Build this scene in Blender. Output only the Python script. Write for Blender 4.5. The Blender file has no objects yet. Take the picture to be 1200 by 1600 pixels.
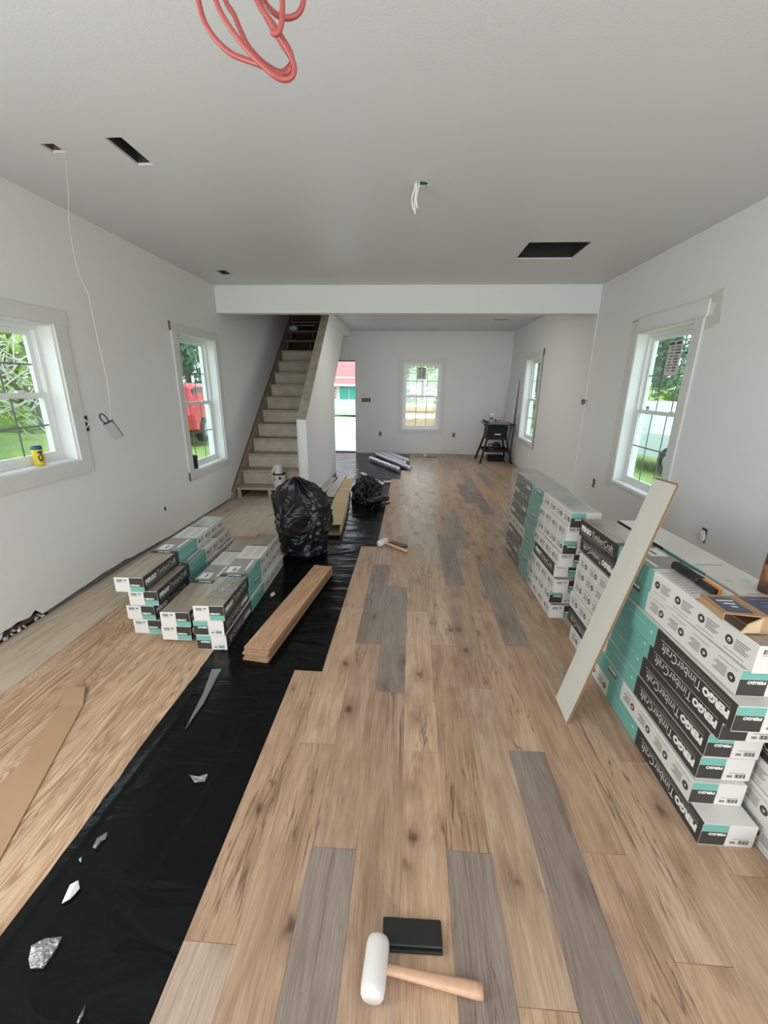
import bpy, bmesh, math, random
from mathutils import Vector, Matrix, noise
random.seed(7)
C = bpy.context.scene.collection
PI = math.pi

# ------------------------------------------------------------------ camera
YAW, PITCH, ROLL, FPX, EYE = -0.06073, -0.29889, 0.01157, 640.0, 1.55974
fwd = Vector((math.sin(YAW)*math.cos(PITCH), math.cos(YAW)*math.cos(PITCH), math.sin(PITCH)))
rt0 = Vector((math.cos(YAW), -math.sin(YAW), 0.0))
up0 = rt0.cross(fwd)
RT = rt0*math.cos(ROLL) + up0*math.sin(ROLL)
UP = -rt0*math.sin(ROLL) + up0*math.cos(ROLL)
cam_data = bpy.data.cameras.new('camera')
cam = bpy.data.objects.new('camera', cam_data); C.objects.link(cam)
M = Matrix((( RT.x, UP.x, -fwd.x, 0), (RT.y, UP.y, -fwd.y, 0), (RT.z, UP.z, -fwd.z, EYE), (0, 0, 0, 1)))
cam.matrix_world = M
cam_data.sensor_fit = 'VERTICAL'; cam_data.sensor_height = 36.0
cam_data.lens = FPX/1600*36.0
cam_data.clip_start = 0.02; cam_data.clip_end = 300
bpy.context.scene.camera = cam

def px(axis, val, u, v):
    """point of the photograph (u, v) on the plane axis = val"""
    d = fwd + RT*((u-600)/FPX) - UP*((v-800)/FPX)
    o = Vector((0, 0, EYE)); k = 'xyz'.index(axis)
    return o + d*((val-o[k])/d[k])

# ------------------------------------------------------------------ world, lights, exposure
sc = bpy.context.scene
sc.view_settings.view_transform = 'Standard'
sc.view_settings.look = 'None'
sc.view_settings.gamma = 1.0
sc.view_settings.use_curve_mapping = False
sc.view_settings.exposure = 0.0
w = bpy.data.worlds.new('sky'); sc.world = w; w.use_nodes = True
wn = w.node_tree.nodes; wl = w.node_tree.links
bg = wn['Background']
bg.inputs['Color'].default_value = (0.80, 0.90, 1.0, 1)
bg.inputs['Strength'].default_value = 3.3

def area(name, loc, direction, sx, sy, watts, col=(1, 1, 1)):
    l = bpy.data.lights.new(name, 'AREA'); l.shape = 'RECTANGLE'; l.size = sx; l.size_y = sy
    l.energy = watts; l.color = col
    o = bpy.data.objects.new(name, l); C.objects.link(o); o.location = loc
    o.rotation_euler = Vector(direction).to_track_quat('-Z', 'Y').to_euler()
    return o
# added fill light behind the camera, standing in for daylight from that end
area('daylight_fill', (0.3, -2.9, 1.35), (0, 1, 0.75), 3.4, 2.1, 46, (0.96, 0.98, 1.0))
# added fill light low behind the camera, aimed up to brighten the ceiling
area('ceiling_fill', (0.2, -1.7, 0.06), (0, 0.12, 1), 3.2, 1.6, 112, (1.0, 0.985, 0.96))
# daylight of the side window in the unseen part of the left wall, beside the camera
area('side_window_daylight', (-2.45, 0.1, 1.45), (1, 0.35, -0.05), 1.0, 1.4, 74, (0.90, 0.97, 1.0))
# added fill light for the rear room, out of view behind the dropped beam
area('rear_room_fill', (0.2, 6.6, 2.70), (0, 0.25, -1), 1.6, 0.5, 30, (1.0, 0.97, 0.92))

# ------------------------------------------------------------------ helpers
def bm_obj(name, bm, mats, parent=None, smooth=False):
    me = bpy.data.meshes.new(name)
    bm.normal_update(); bm.to_mesh(me); bm.free()
    if not isinstance(mats, (list, tuple)): mats = [mats]
    for m in mats: me.materials.append(m)
    if smooth:
        me.polygons.foreach_set('use_smooth', [True]*len(me.polygons))
    o = bpy.data.objects.new(name, me); C.objects.link(o)
    if parent: o.parent = parent
    return o

def tag(o, label, cat, group=None):
    o['label'] = label; o['category'] = cat
    if group: o['group'] = group
    return o

def thing(name, label, cat, loc=(0, 0, 0), rot=(0, 0, 0), group=None):
    o = bpy.data.objects.new(name, None); C.objects.link(o)
    o.empty_display_size = 0.1
    o.location = loc; o.rotation_euler = rot
    return tag(o, label, cat, group)

def struct(o): o['kind'] = 'structure'; return o
def stuff(o): o['kind'] = 'stuff'; return o
def part(name, bm, m, parent, label=None, smooth=False):
    o = bm_obj(name, bm, m, parent, smooth)
    if label: o['label'] = label
    return o

def box(bm, a, b, mi=0, bev=0.0):
    """box from corner a to corner b, optionally bevelled"""
    x0, y0, z0 = [min(p, q) for p, q in zip(a, b)]; x1, y1, z1 = [max(p, q) for p, q in zip(a, b)]
    vs = [bm.verts.new(p) for p in ((x0,y0,z0),(x1,y0,z0),(x1,y1,z0),(x0,y1,z0),(x0,y0,z1),(x1,y0,z1),(x1,y1,z1),(x0,y1,z1))]
    fs = [bm.faces.new([vs[i] for i in q]) for q in ((0,3,2,1),(4,5,6,7),(0,1,5,4),(1,2,6,5),(2,3,7,6),(3,0,4,7))]
    for f in fs: f.material_index = mi
    if bev > 0:
        es = list({e for f in fs for e in f.edges})
        r = bmesh.ops.bevel(bm, geom=es, offset=bev, segments=1, affect='EDGES', profile=0.5)
        for f in r['faces']: f.material_index = mi
    return vs

def one_box(a, b, bev=0.0):
    bm = bmesh.new(); box(bm, a, b, 0, bev); return bm

def prism(bm, pts, off, mi=0):
    """extrude a polygon (list of 3-D points) by vector off"""
    off = Vector(off)
    a = [bm.verts.new(p) for p in pts]; b = [bm.verts.new(Vector(p)+off) for p in pts]
    n = len(pts)
    fs = [bm.faces.new(a), bm.faces.new(list(reversed(b)))]
    for i in range(n):
        fs.append(bm.faces.new([a[i], b[i], b[(i+1) % n], a[(i+1) % n]]))
    for f in fs: f.material_index = mi
    bmesh.ops.recalc_face_normals(bm, faces=fs)
    return fs

def lathe(bm, prof, seg=20, c=(0, 0, 0), mi=0, cap=True):
    rings = []
    for r, z in prof:
        rings.append([bm.verts.new((c[0]+r*math.cos(2*PI*i/seg), c[1]+r*math.sin(2*PI*i/seg), c[2]+z)) for i in range(seg)])
    for a, b in zip(rings, rings[1:]):
        for i in range(seg):
            f = bm.faces.new([a[i], a[(i+1) % seg], b[(i+1) % seg], b[i]]); f.material_index = mi
    if cap:
        f = bm.faces.new(list(reversed(rings[0]))); f.material_index = mi
        f = bm.faces.new(rings[-1]); f.material_index = mi

def tube(bm, pts, r, seg=8, mi=0, cap=True, radii=None):
    pts = [Vector(p) for p in pts]
    rings = []; prev = None
    for i, p in enumerate(pts):
        t = (pts[min(i+1, len(pts)-1)] - pts[max(i-1, 0)]).normalized()
        if prev is None:
            a = Vector((0, 0, 1)) if abs(t.z) < 0.9 else Vector((1, 0, 0))
            n = t.cross(a).normalized()
        else:
            n = (prev - t*prev.dot(t)).normalized()
        prev = n; b = t.cross(n)
        rr = radii[i] if radii else r
        rings.append([bm.verts.new(p + (n*math.cos(2*PI*k/seg) + b*math.sin(2*PI*k/seg))*rr) for k in range(seg)])
    for a, b in zip(rings, rings[1:]):
        for k in range(seg):
            f = bm.faces.new([a[k], b[k], b[(k+1) % seg], a[(k+1) % seg]]); f.material_index = mi
    if cap:
        bm.faces.new(rings[0]).material_index = mi
        bm.faces.new(list(reversed(rings[-1]))).material_index = mi

def smoothpts(pts, n=8):
    """Catmull-Rom through pts"""
    P = [Vector(p) for p in pts]; P = [P[0]*2-P[1]] + P + [P[-1]*2-P[-2]]
    out = []
    for i in range(1, len(P)-2):
        for k in range(n):
            t = k/n; a, b, c, d = P[i-1], P[i], P[i+1], P[i+2]
            out.append(0.5*((2*b) + (c-a)*t + (2*a-5*b+4*c-d)*t*t + (3*b-a-3*c+d)*t**3))
    out.append(P[-2]); return out

# ------------------------------------------------------------------ materials
def new_mat(name):
    m = bpy.data.materials.new(name); m.use_nodes = True
    nt = m.node_tree
    return m, nt, nt.nodes['Principled BSDF']

def N(nt, typ, **kw):
    n = nt.nodes.new(typ)
    for k, v in kw.items():
        if k in n.inputs: n.inputs[k].default_value = v
        else: setattr(n, k, v)
    return n

def plain(name, col, rough=0.6, metal=0.0, bump=0.0, bscale=200.0, var=0.0, vscale=5.0, spec=0.5, trans=0.0):
    m, nt, b = new_mat(name)
    b.inputs['Base Color'].default_value = (*col, 1)
    b.inputs['Roughness'].default_value = rough; b.inputs['Metallic'].default_value = metal
    b.inputs['Specular IOR Level'].default_value = spec
    tc = N(nt, 'ShaderNodeTexCoord')
    if bump:
        no = N(nt, 'ShaderNodeTexNoise', Scale=bscale, Detail=3.0)
        bu = N(nt, 'ShaderNodeBump', Strength=bump, Distance=0.002)
        nt.links.new(tc.outputs['Object'], no.inputs['Vector'])
        nt.links.new(no.outputs['Fac'], bu.inputs['Height']); nt.links.new(bu.outputs['Normal'], b.inputs['Normal'])
    if var:
        no = N(nt, 'ShaderNodeTexNoise', Scale=vscale, Detail=4.0)
        nt.links.new(tc.outputs['Object'], no.inputs['Vector'])
        mr = N(nt, 'ShaderNodeMapRange'); mr.inputs['To Min'].default_value = 1-var; mr.inputs['To Max'].default_value = 1+var
        mr.inputs['From Min'].default_value = 0.25; mr.inputs['From Max'].default_value = 0.75
        nt.links.new(no.outputs['Fac'], mr.inputs['Value'])
        mx = N(nt, 'ShaderNodeVectorMath', operation='SCALE'); mx.inputs[0].default_value = col
        nt.links.new(mr.outputs['Result'], mx.inputs['Scale']); nt.links.new(mx.outputs['Vector'], b.inputs['Base Color'])
    return m

def wood(name, light, dark, sx=60.0, sy=2.5, knots=0.0, rough=0.5, objcol=False, crack=0.0, bump=0.25, wav=0.0, cathedral=0.5):
    """grain runs along local Y"""
    m, nt, b = new_mat(name); L = nt.links.new
    b.inputs['Roughness'].default_value = rough
    tc = N(nt, 'ShaderNodeTexCoord'); oi = N(nt, 'ShaderNodeObjectInfo')
    off = N(nt, 'ShaderNodeVectorMath', operation='SCALE'); off.inputs[0].default_value = (37.1, 91.7, 13.3)
    L(oi.outputs['Random'], off.inputs['Scale'])
    add = N(nt, 'ShaderNodeVectorMath', operation='ADD'); L(tc.outputs['Object'], add.inputs[0]); L(off.outputs['Vector'], add.inputs[1])
    def scaled(v):
        s = N(nt, 'ShaderNodeVectorMath', operation='MULTIPLY'); L(add.outputs['Vector'], s.inputs[0]); s.inputs[1].default_value = v; return s
    # broad figure
    s1 = scaled((14.0, 1.6, 14.0))
    n1 = N(nt, 'ShaderNodeTexNoise', Scale=1.0, Detail=4.0, Roughness=0.6, Distortion=1.2); L(s1.outputs['Vector'], n1.inputs['Vector'])
    # fine pores
    s2 = scaled((sx*4.2, sy*4, sx*4.2))
    n2 = N(nt, 'ShaderNodeTexNoise', Scale=1.0, Detail=3.0, Roughness=0.7); L(s2.outputs['Vector'], n2.inputs['Vector'])
    # cathedral bands from a distorted wave
    s3 = scaled((9.0, 0.8, 9.0))
    n3 = N(nt, 'ShaderNodeTexNoise', Scale=1.0, Detail=1.0, Distortion=0.5); L(s3.outputs['Vector'], n3.inputs['Vector'])
    mu = N(nt, 'ShaderNodeMath', operation='MULTIPLY'); L(n3.outputs['Fac'], mu.inputs[0]); mu.inputs[1].default_value = 90.0 if not wav else wav
    sn = N(nt, 'ShaderNodeMath', operation='SINE'); L(mu.outputs[0], sn.inputs[0])
    a1 = N(nt, 'ShaderNodeMath', operation='MULTIPLY_ADD'); L(sn.outputs[0], a1.inputs[0]); a1.inputs[1].default_value = 0.10*cathedral; L(n1.outputs['Fac'], a1.inputs[2])
    a2 = N(nt, 'ShaderNodeMath', operation='MULTIPLY_ADD'); L(n2.outputs['Fac'], a2.inputs[0]); a2.inputs[1].default_value = 0.85; L(a1.outputs[0], a2.inputs[2])
    mr = N(nt, 'ShaderNodeMapRange'); mr.inputs['From Min'].default_value = 0.68; mr.inputs['From Max'].default_value = 1.20
    L(a2.outputs[0], mr.inputs['Value'])
    mix = N(nt, 'ShaderNodeMix', data_type='RGBA')
    L(mr.outputs['Result'], mix.inputs['Factor'])
    mix.inputs[6].default_value = (*dark, 1); mix.inputs[7].default_value = (*light, 1)
    col = mix.outputs[2]
    if objcol:
        mm = N(nt, 'ShaderNodeMix', data_type='RGBA', blend_type='MULTIPLY'); mm.inputs['Factor'].default_value = 1.0
        L(col, mm.inputs[6]); L(oi.outputs['Color'], mm.inputs[7]); col = mm.outputs[2]
    if knots:
        s4 = scaled((8.5, 5.0, 8.5))
        vo = N(nt, 'ShaderNodeTexVoronoi', Scale=1.0); vo.inputs['Randomness'].default_value = 1.0
        nn = N(nt, 'ShaderNodeTexNoise', Scale=3.0, Detail=2.0); L(s4.outputs['Vector'], nn.inputs['Vector'])
        dv = N(nt, 'ShaderNodeVectorMath', operation='SCALE'); L(nn.outputs['Color'], dv.inputs[0]); dv.inputs['Scale'].default_value = 0.35
        ad = N(nt, 'ShaderNodeVectorMath', operation='ADD'); L(s4.outputs['Vector'], ad.inputs[0]); L(dv.outputs['Vector'], ad.inputs[1])
        L(ad.outputs['Vector'], vo.inputs['Vector'])
        # only some cells hold a knot
        sp = N(nt, 'ShaderNodeSeparateColor'); L(vo.outputs['Color'], sp.inputs[0])
        gt = N(nt, 'ShaderNodeMath', operation='GREATER_THAN'); L(sp.outputs[0], gt.inputs[0]); gt.inputs[1].default_value = 1-knots
        kr = N(nt, 'ShaderNodeMapRange', interpolation_type='SMOOTHSTEP'); kr.inputs['From Min'].default_value = 0.22; kr.inputs['From Max'].default_value = 0.02
        L(vo.outputs['Distance'], kr.inputs['Value'])
        km = N(nt, 'ShaderNodeMath', operation='MULTIPLY'); L(kr.outputs['Result'], km.inputs[0]); L(gt.outputs[0], km.inputs[1])
        ks = N(nt, 'ShaderNodeMath', operation='MULTIPLY'); L(km.outputs[0], ks.inputs[0]); ks.inputs[1].default_value = 0.8
        km2 = N(nt, 'ShaderNodeMix', data_type='RGBA'); L(ks.outputs[0], km2.inputs['Factor']); L(col, km2.inputs[6]); km2.inputs[7].default_value = (0.075, 0.04, 0.022, 1)
        col = km2.outputs[2]
        hr = N(nt, 'ShaderNodeMapRange', interpolation_type='SMOOTHSTEP'); hr.inputs['From Min'].default_value = 0.62; hr.inputs['From Max'].default_value = 0.12; hr.inputs['To Max'].default_value = 0.38
        L(vo.outputs['Distance'], hr.inputs['Value'])
        hm = N(nt, 'ShaderNodeMath', operation='MULTIPLY'); L(hr.outputs['Result'], hm.inputs[0]); L(gt.outputs[0], hm.inputs[1])
        hx = N(nt, 'ShaderNodeMix', data_type='RGBA', blend_type='MULTIPLY'); L(hm.outputs[0], hx.inputs['Factor']); L(col, hx.inputs[6]); hx.inputs[7].default_value = (0.42, 0.36, 0.33, 1)
        col = hx.outputs[2]
    if crack:
        s5 = scaled((26.0, 1.5, 26.0))
        n5 = N(nt, 'ShaderNodeTexNoise', Scale=1.0, Detail=2.5, Roughness=0.55, Distortion=0.7); L(s5.outputs['Vector'], n5.inputs['Vector'])
        c1 = N(nt, 'ShaderNodeMath', operation='SUBTRACT'); L(n5.outputs['Fac'], c1.inputs[0]); c1.inputs[1].default_value = 0.5
        c2 = N(nt, 'ShaderNodeMath', operation='ABSOLUTE'); L(c1.outputs[0], c2.inputs[0])
        c3 = N(nt, 'ShaderNodeMapRange'); c3.inputs['From Min'].default_value = 0.020; c3.inputs['From Max'].default_value = 0.0; L(c2.outputs[0], c3.inputs['Value'])
        s6 = scaled((3.0, 0.9, 3.0))
        n6 = N(nt, 'ShaderNodeTexNoise', Scale=1.0, Detail=1.0); L(s6.outputs['Vector'], n6.inputs['Vector'])
        c4 = N(nt, 'ShaderNodeMapRange'); c4.inputs['From Min'].default_value = 0.50; c4.inputs['From Max'].default_value = 0.58; L(n6.outputs['Fac'], c4.inputs['Value'])
        c5 = N(nt, 'ShaderNodeMath', operation='MULTIPLY'); L(c3.outputs['Result'], c5.inputs[0]); L(c4.outputs['Result'], c5.inputs[1])
        c6 = N(nt, 'ShaderNodeMath', operation='MULTIPLY'); L(c5.outputs[0], c6.inputs[0]); c6.inputs[1].default_value = crack
        cm = N(nt, 'ShaderNodeMix', data_type='RGBA'); L(c6.outputs[0], cm.inputs['Factor']); L(col, cm.inputs[6]); cm.inputs[7].default_value = (0.09, 0.05, 0.03, 1)
        col = cm.outputs[2]
    L(col, b.inputs['Base Color'])
    if bump:
        bu = N(nt, 'ShaderNodeBump', Strength=bump, Distance=0.001); L(a2.outputs[0], bu.inputs['Height']); L(bu.outputs['Normal'], b.inputs['Normal'])
    return m

MT = {}
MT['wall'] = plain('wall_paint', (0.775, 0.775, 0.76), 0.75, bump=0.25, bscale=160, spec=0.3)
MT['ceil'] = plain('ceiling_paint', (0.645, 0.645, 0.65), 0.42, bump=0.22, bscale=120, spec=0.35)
MT['trim'] = plain('trim_paint', (0.69, 0.69, 0.665), 0.45, bump=0.05)
MT['jamb'] = plain('jamb_paint', (0.82, 0.83, 0.82), 0.4)
MT['vinyl'] = plain('white_vinyl', (0.80, 0.81, 0.80), 0.35)
MT['putty'] = plain('joint_compound', (0.55, 0.54, 0.50), 0.9, bump=0.3, var=0.06, vscale=8)
MT['dark'] = plain('dark_cavity', (0.025, 0.024, 0.022), 0.9)
MT['duct'] = plain('duct_metal', (0.09, 0.095, 0.10), 0.45, 0.6)
MT['brown'] = plain('raw_edge', (0.16, 0.085, 0.06), 0.85)
MT['plank'] = wood('laminate_oak', (0.86, 0.80, 0.74), (0.52, 0.43, 0.36), knots=0.42, rough=0.36, objcol=True, crack=0.75, bump=0.12)
MT['plankedge'] = plain('fibreboard_edge', (0.27, 0.165, 0.09), 0.8)
MT['plankback'] = plain('cream_backing', (0.57, 0.555, 0.485), 0.55)
MT['ply'] = wood('plywood', (0.60, 0.415, 0.27), (0.31, 0.175, 0.095), sx=26, sy=1.0, knots=0.10, rough=0.75, bump=0.4, wav=230.0, cathedral=2.2)
MT['plypale'] = wood('dusty_plywood', (0.60, 0.50, 0.385), (0.43, 0.335, 0.24), sx=26, sy=1.0, knots=0.06, rough=0.8, bump=0.3, wav=60.0, cathedral=0.5)
MT['stair'] = wood('dusty_stair_wood', (0.50, 0.42, 0.325), (0.33, 0.26, 0.19), sx=30, sy=1.5, rough=0.75, bump=0.2)
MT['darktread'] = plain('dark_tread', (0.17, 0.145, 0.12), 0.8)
MT['riser'] = plain('dusty_riser', (0.52, 0.45, 0.35), 0.8, var=0.22, vscale=7)
MT['oldwood'] = wood('old_brown_wood', (0.17, 0.085, 0.045), (0.07, 0.035, 0.02), rough=0.8)
MT['capwood'] = plain('grey_beige_cap', (0.33, 0.29, 0.22), 0.85, var=0.25, vscale=9)
MT['black'] = plain('print_black', (0.042, 0.038, 0.034), 0.45, spec=0.4)
MT['grey'] = plain('print_grey', (0.30, 0.29, 0.27), 0.5)
MT['teal'] = plain('print_teal', (0.155, 0.40, 0.345), 0.45, var=0.06)
MT['cwhite'] = plain('carton_white', (0.66, 0.64, 0.60), 0.4, var=0.03)
MT['ink'] = plain('dark_ink', (0.05, 0.045, 0.04), 0.5)
MT['inkgrey'] = plain('grey_ink', (0.20, 0.19, 0.18), 0.6)
MT['tealink'] = plain('light_teal_ink', (0.42, 0.66, 0.62), 0.5)
MT['whiteink'] = plain('white_ink', (0.78, 0.78, 0.75), 0.5)
MT['photowood'] = wood('printed_wood_picture', (0.42, 0.355, 0.28), (0.24, 0.19, 0.145), knots=0.15, rough=0.32, bump=0.0)
MT['card'] = plain('cardboard', (0.40, 0.245, 0.14), 0.85, var=0.05)
MT['cardlight'] = plain('pale_cardboard', (0.56, 0.42, 0.26), 0.85, var=0.06)
MT['navy'] = plain('navy_label', (0.05, 0.065, 0.12), 0.35)
MT['rubber'] = plain('black_rubber', (0.012, 0.012, 0.012), 0.45, bump=0.1)
MT['nylon'] = plain('white_nylon', (0.70, 0.66, 0.62), 0.35)
MT['ash'] = plain('mallet_handle_wood', (0.60, 0.36, 0.235), 0.5, var=0.08, vscale=60)
MT['orange'] = plain('orange_plastic', (0.72, 0.26, 0.03), 0.4)
MT['cord'] = plain('red_cord', (0.29, 0.052, 0.046), 0.4)
MT['cable'] = plain('white_cable', (0.75, 0.74, 0.70), 0.5)
MT['steel'] = plain('galvanised_steel', (0.42, 0.43, 0.42), 0.4, 0.75)
MT['iron'] = plain('black_steel', (0.010, 0.011, 0.012), 0.5, spec=0.25)
MT['muntin'] = plain('backlit_grille', (0.20, 0.23, 0.21), 0.5)  # bars coloured dark to show them backlit against the bright outdoors
MT['alu'] = plain('saw_table_metal', (0.34, 0.30, 0.28), 0.4, 0.6)
MT['foil'] = plain('lilac_foil', (0.72, 0.68, 0.78), 0.3, 0.45, bump=0.8, bscale=60)
MT['bottle'] = plain('dark_bottle', (0.10, 0.05, 0.03), 0.15, var=0.7, vscale=30)
MT['yellow'] = plain('yellow_print', (0.70, 0.53, 0.03), 0.3)
MT['canblue'] = plain('blue_can_top', (0.02, 0.15, 0.25), 0.3, 0.4)
MT['greyboard'] = wood('grey_board', (0.50, 0.47, 0.45), (0.34, 0.31, 0.30), rough=0.5)

def film_mat():
    m, nt, b = new_mat('black_poly_film'); L = nt.links.new
    b.inputs['Base Color'].default_value = (0.004, 0.0045, 0.0045, 1); b.inputs['Roughness'].default_value = 0.17
    b.inputs['Specular IOR Level'].default_value = 0.2
    tc = N(nt, 'ShaderNodeTexCoord')
    s = N(nt, 'ShaderNodeVectorMath', operation='MULTIPLY'); L(tc.outputs['Object'], s.inputs[0]); s.inputs[1].default_value = (1.6, 5.0, 1.0)
    n = N(nt, 'ShaderNodeTexNoise', Scale=1.3, Detail=3.0, Distortion=1.5); L(s.outputs['Vector'], n.inputs['Vector'])
    n2 = N(nt, 'ShaderNodeTexNoise', Scale=70.0, Detail=2.0); L(tc.outputs['Object'], n2.inputs['Vector'])
    ma = N(nt, 'ShaderNodeMath', operation='MULTIPLY_ADD'); L(n2.outputs['Fac'], ma.inputs[0]); ma.inputs[1].default_value = 0.02; L(n.outputs['Fac'], ma.inputs[2])
    bu = N(nt, 'ShaderNodeBump', Strength=0.5, Distance=0.02); L(ma.outputs[0], bu.inputs['Height']); L(bu.outputs['Normal'], b.inputs['Normal'])
    return m
MT['film'] = film_mat()
MT['bag'] = plain('black_bag_plastic', (0.009, 0.009, 0.010), 0.30, bump=0.35, bscale=28, spec=0.4)

def clear_mat(name, fac=0.16, tint=(1, 1, 1), rough=0.08, bump=0.0, bscale=25.0):
    m = bpy.data.materials.new(name); m.use_nodes = True; nt = m.node_tree; nt.nodes.clear(); L = nt.links.new
    out = N(nt, 'ShaderNodeOutputMaterial'); t = N(nt, 'ShaderNodeBsdfTransparent'); t.inputs['Color'].default_value = (*tint, 1)
    g = N(nt, 'ShaderNodeBsdfGlossy', Roughness=rough); g.inputs['Color'].default_value = (0.95, 0.97, 0.97, 1)
    mx = N(nt, 'ShaderNodeMixShader'); mx.inputs[0].default_value = fac
    L(t.outputs[0], mx.inputs[1]); L(g.outputs[0], mx.inputs[2]); L(mx.outputs[0], out.inputs['Surface'])
    if bump:
        tc = N(nt, 'ShaderNodeTexCoord'); no = N(nt, 'ShaderNodeTexNoise', Scale=bscale, Detail=3.0, Distortion=1.0); L(tc.outputs['Object'], no.inputs['Vector'])
        bu = N(nt, 'ShaderNodeBump', Strength=bump, Distance=0.02); L(no.outputs['Fac'], bu.inputs['Height']); L(bu.outputs['Normal'], g.inputs['Normal'])
    return m
MT['glass'] = clear_mat('window_glass', 0.07, (0.93, 0.98, 0.96), 0.0)
MT['wrap'] = clear_mat('shrink_wrap', 0.27, (0.93, 0.95, 0.94), 0.12, 0.9, 22.0)
MT['scrap'] = clear_mat('clear_film_scrap', 0.26, (0.9, 0.9, 0.9), 0.35, 0.6, 60.0)

# ------------------------------------------------------------------ room shell
XL, XR, YB, ZB, YK, ZC, YF = -2.510, 2.235, 5.596, 2.424, 9.967, 2.74, -3.0
XS0, XS1 = -1.51, -1.39            # knee wall beside the stairs

def sheet(axis, val, u0, u1, v0, v1, holes, thick, m, name, parent=None):
    """wall or ceiling sheet with holes: axis normal; u,v the other axes in order; thick goes outward (+/-)"""
    us = sorted({u0, u1} | {h[0] for h in holes} | {h[1] for h in holes}); vs = sorted({v0, v1} | {h[2] for h in holes} | {h[3] for h in holes})
    us = [u for u in us if u0 <= u <= u1]; vs = [v for v in vs if v0 <= v <= v1]
    bm = bmesh.new()
    def P(u, v, d):
        return {'x': (val+d, u, v), 'y': (u, val+d, v), 'z': (u, v, val+d)}[axis]
    solid = {}
    for i in range(len(us)-1):
        for j in range(len(vs)-1):
            cu, cv = (us[i]+us[i+1])/2, (vs[j]+vs[j+1])/2
            solid[i, j] = not any(h[0] < cu < h[1] and h[2] < cv < h[3] for h in holes)
    for (i, j), s in solid.items():
        if not s: continue
        a, b, c, d = us[i], us[i+1], vs[j], vs[j+1]
        for dep in (0, thick):
            bm.faces.new([bm.verts.new(P(*q, dep)) for q in ((a, c), (b, c), (b, d), (a, d))])
        for di, dj, q in ((-1, 0, ((a, c), (a, d))), (1, 0, ((b, c), (b, d))), (0, -1, ((a, c), (b, c))), (0, 1, ((a, d), (b, d)))):
            if not solid.get((i+di, j+dj), False):
                bm.faces.new([bm.verts.new(P(*q[0], 0)), bm.verts.new(P(*q[1], 0)), bm.verts.new(P(*q[1], thick)), bm.verts.new(P(*q[0], thick))])
    bmesh.ops.remove_doubles(bm, verts=bm.verts, dist=1e-5)
    bmesh.ops.recalc_face_normals(bm, faces=bm.faces)
    return bm_obj(name, bm, m, parent)

# window openings
W1 = (2.05, 2.95, 0.99, 1.945); W2 = (4.55, 5.435, 0.575, 2.085)
WR = (3.69, 4.575, 0.585, 2.09); WR2 = (7.70, 8.65, 0.575, 2.085); WB = (-0.20, 0.683, 0.575, 2.083)
DOOR = (-2.22, -1.315, 0.0, 2.11)

wall_left = struct(sheet('x', XL, YF, 10.2, 0.05, 5.2, [W1, W2], -0.14, MT['wall'], 'wall_left'))
wall_right = struct(sheet('x', XR, YF, 10.2, -0.05, ZC+0.1, [WR, WR2], 0.14, MT['wall'], 'wall_right'))
wall_back = struct(sheet('y', YK, XL-0.14, XR+0.14, -0.05, ZC+0.3, [WB, (DOOR[0], DOOR[1], -0.05, DOOR[3])], 0.14, MT['wall'], 'wall_back'))
struct(sheet('y', YF, XL-0.14, XR+0.14, -0.05, ZC+0.1, [(-1.6, 2.1, 0.2, 2.5)], -0.14, MT['wall'], 'wall_front'))

# ragged foot of the left wall
bm = bmesh.new()
ys = [YF + i*0.045 for i in range(int((5.5-YF)/0.045)+1)]
rnd = random.Random(3)
def ragged(y):
    h = 0.012 + 0.006*noise.noise(Vector((y*3.1, 0, 0)))
    h += 0.050*max(0, 1-abs(y-3.05)/0.85) * (0.75+0.5*noise.noise(Vector((y*7, 3, 0))))
    if 2.06 < y < 2.34: h += 0.045 + 0.035*noise.noise(Vector((y*14, 7, 0)))
    return max(0.004, h)
for a, b in zip(ys, ys[1:]):
    ha, hb = ragged(a), ragged(b)
    bm.faces.new([bm.verts.new(p) for p in ((XL, a, ha), (XL, b, hb), (XL, b, 0.05), (XL, a, 0.05))])
    bm.faces.new([bm.verts.new(p) for p in ((XL, a, ha), (XL-0.014, a, ha), (XL-0.014, b, hb), (XL, b, hb))])
bmesh.ops.remove_doubles(bm, verts=bm.verts, dist=1e-5); bmesh.ops.recalc_face_normals(bm, faces=bm.faces)
part('drywall_foot', bm, MT['wall'], wall_left, 'ragged bottom edge of the drywall')
part('sill_plate', one_box((XL-0.14, 2.42, -0.012), (XL-0.020, 5.5, 0.11)), plain('old_sill', (0.16, 0.155, 0.15), 0.9, var=0.2, vscale=12), wall_left, 'grey framing behind the ragged drywall edge')
part('sill_plate', one_box((XL-0.14, YF, -0.012), (XL-0.020, 2.02, 0.11)), plain('old_sill_pale', (0.30, 0.29, 0.27), 0.9), wall_left)
part('sill_plate', one_box((XL-0.14, 2.02, -0.012), (XL-0.045, 2.42, 0.13)), MT['brown'], wall_left, 'dark brown hollow at the foot of the wall')
part('sill_plate', one_box((XL-0.14, 5.5, -0.012), (XL, 10.2, 0.05)), MT['wall'], wall_left)
bm = bmesh.new(); rr = random.Random(4)
for k in range(16):
    y = rr.uniform(2.06, 2.38); bmesh.ops.create_icosphere(bm, subdivisions=1, radius=rr.uniform(0.006, 0.016), matrix=Matrix.Translation((XL-rr.uniform(-0.015, 0.035), y, -0.004+rr.uniform(0, 0.02))))
for v in bm.verts: v.co += noise.noise_vector(v.co*60)*0.007
stuff(part('broken_plaster', bm, MT['putty'], wall_left, 'crumbs of plaster in the hollow'))

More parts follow.
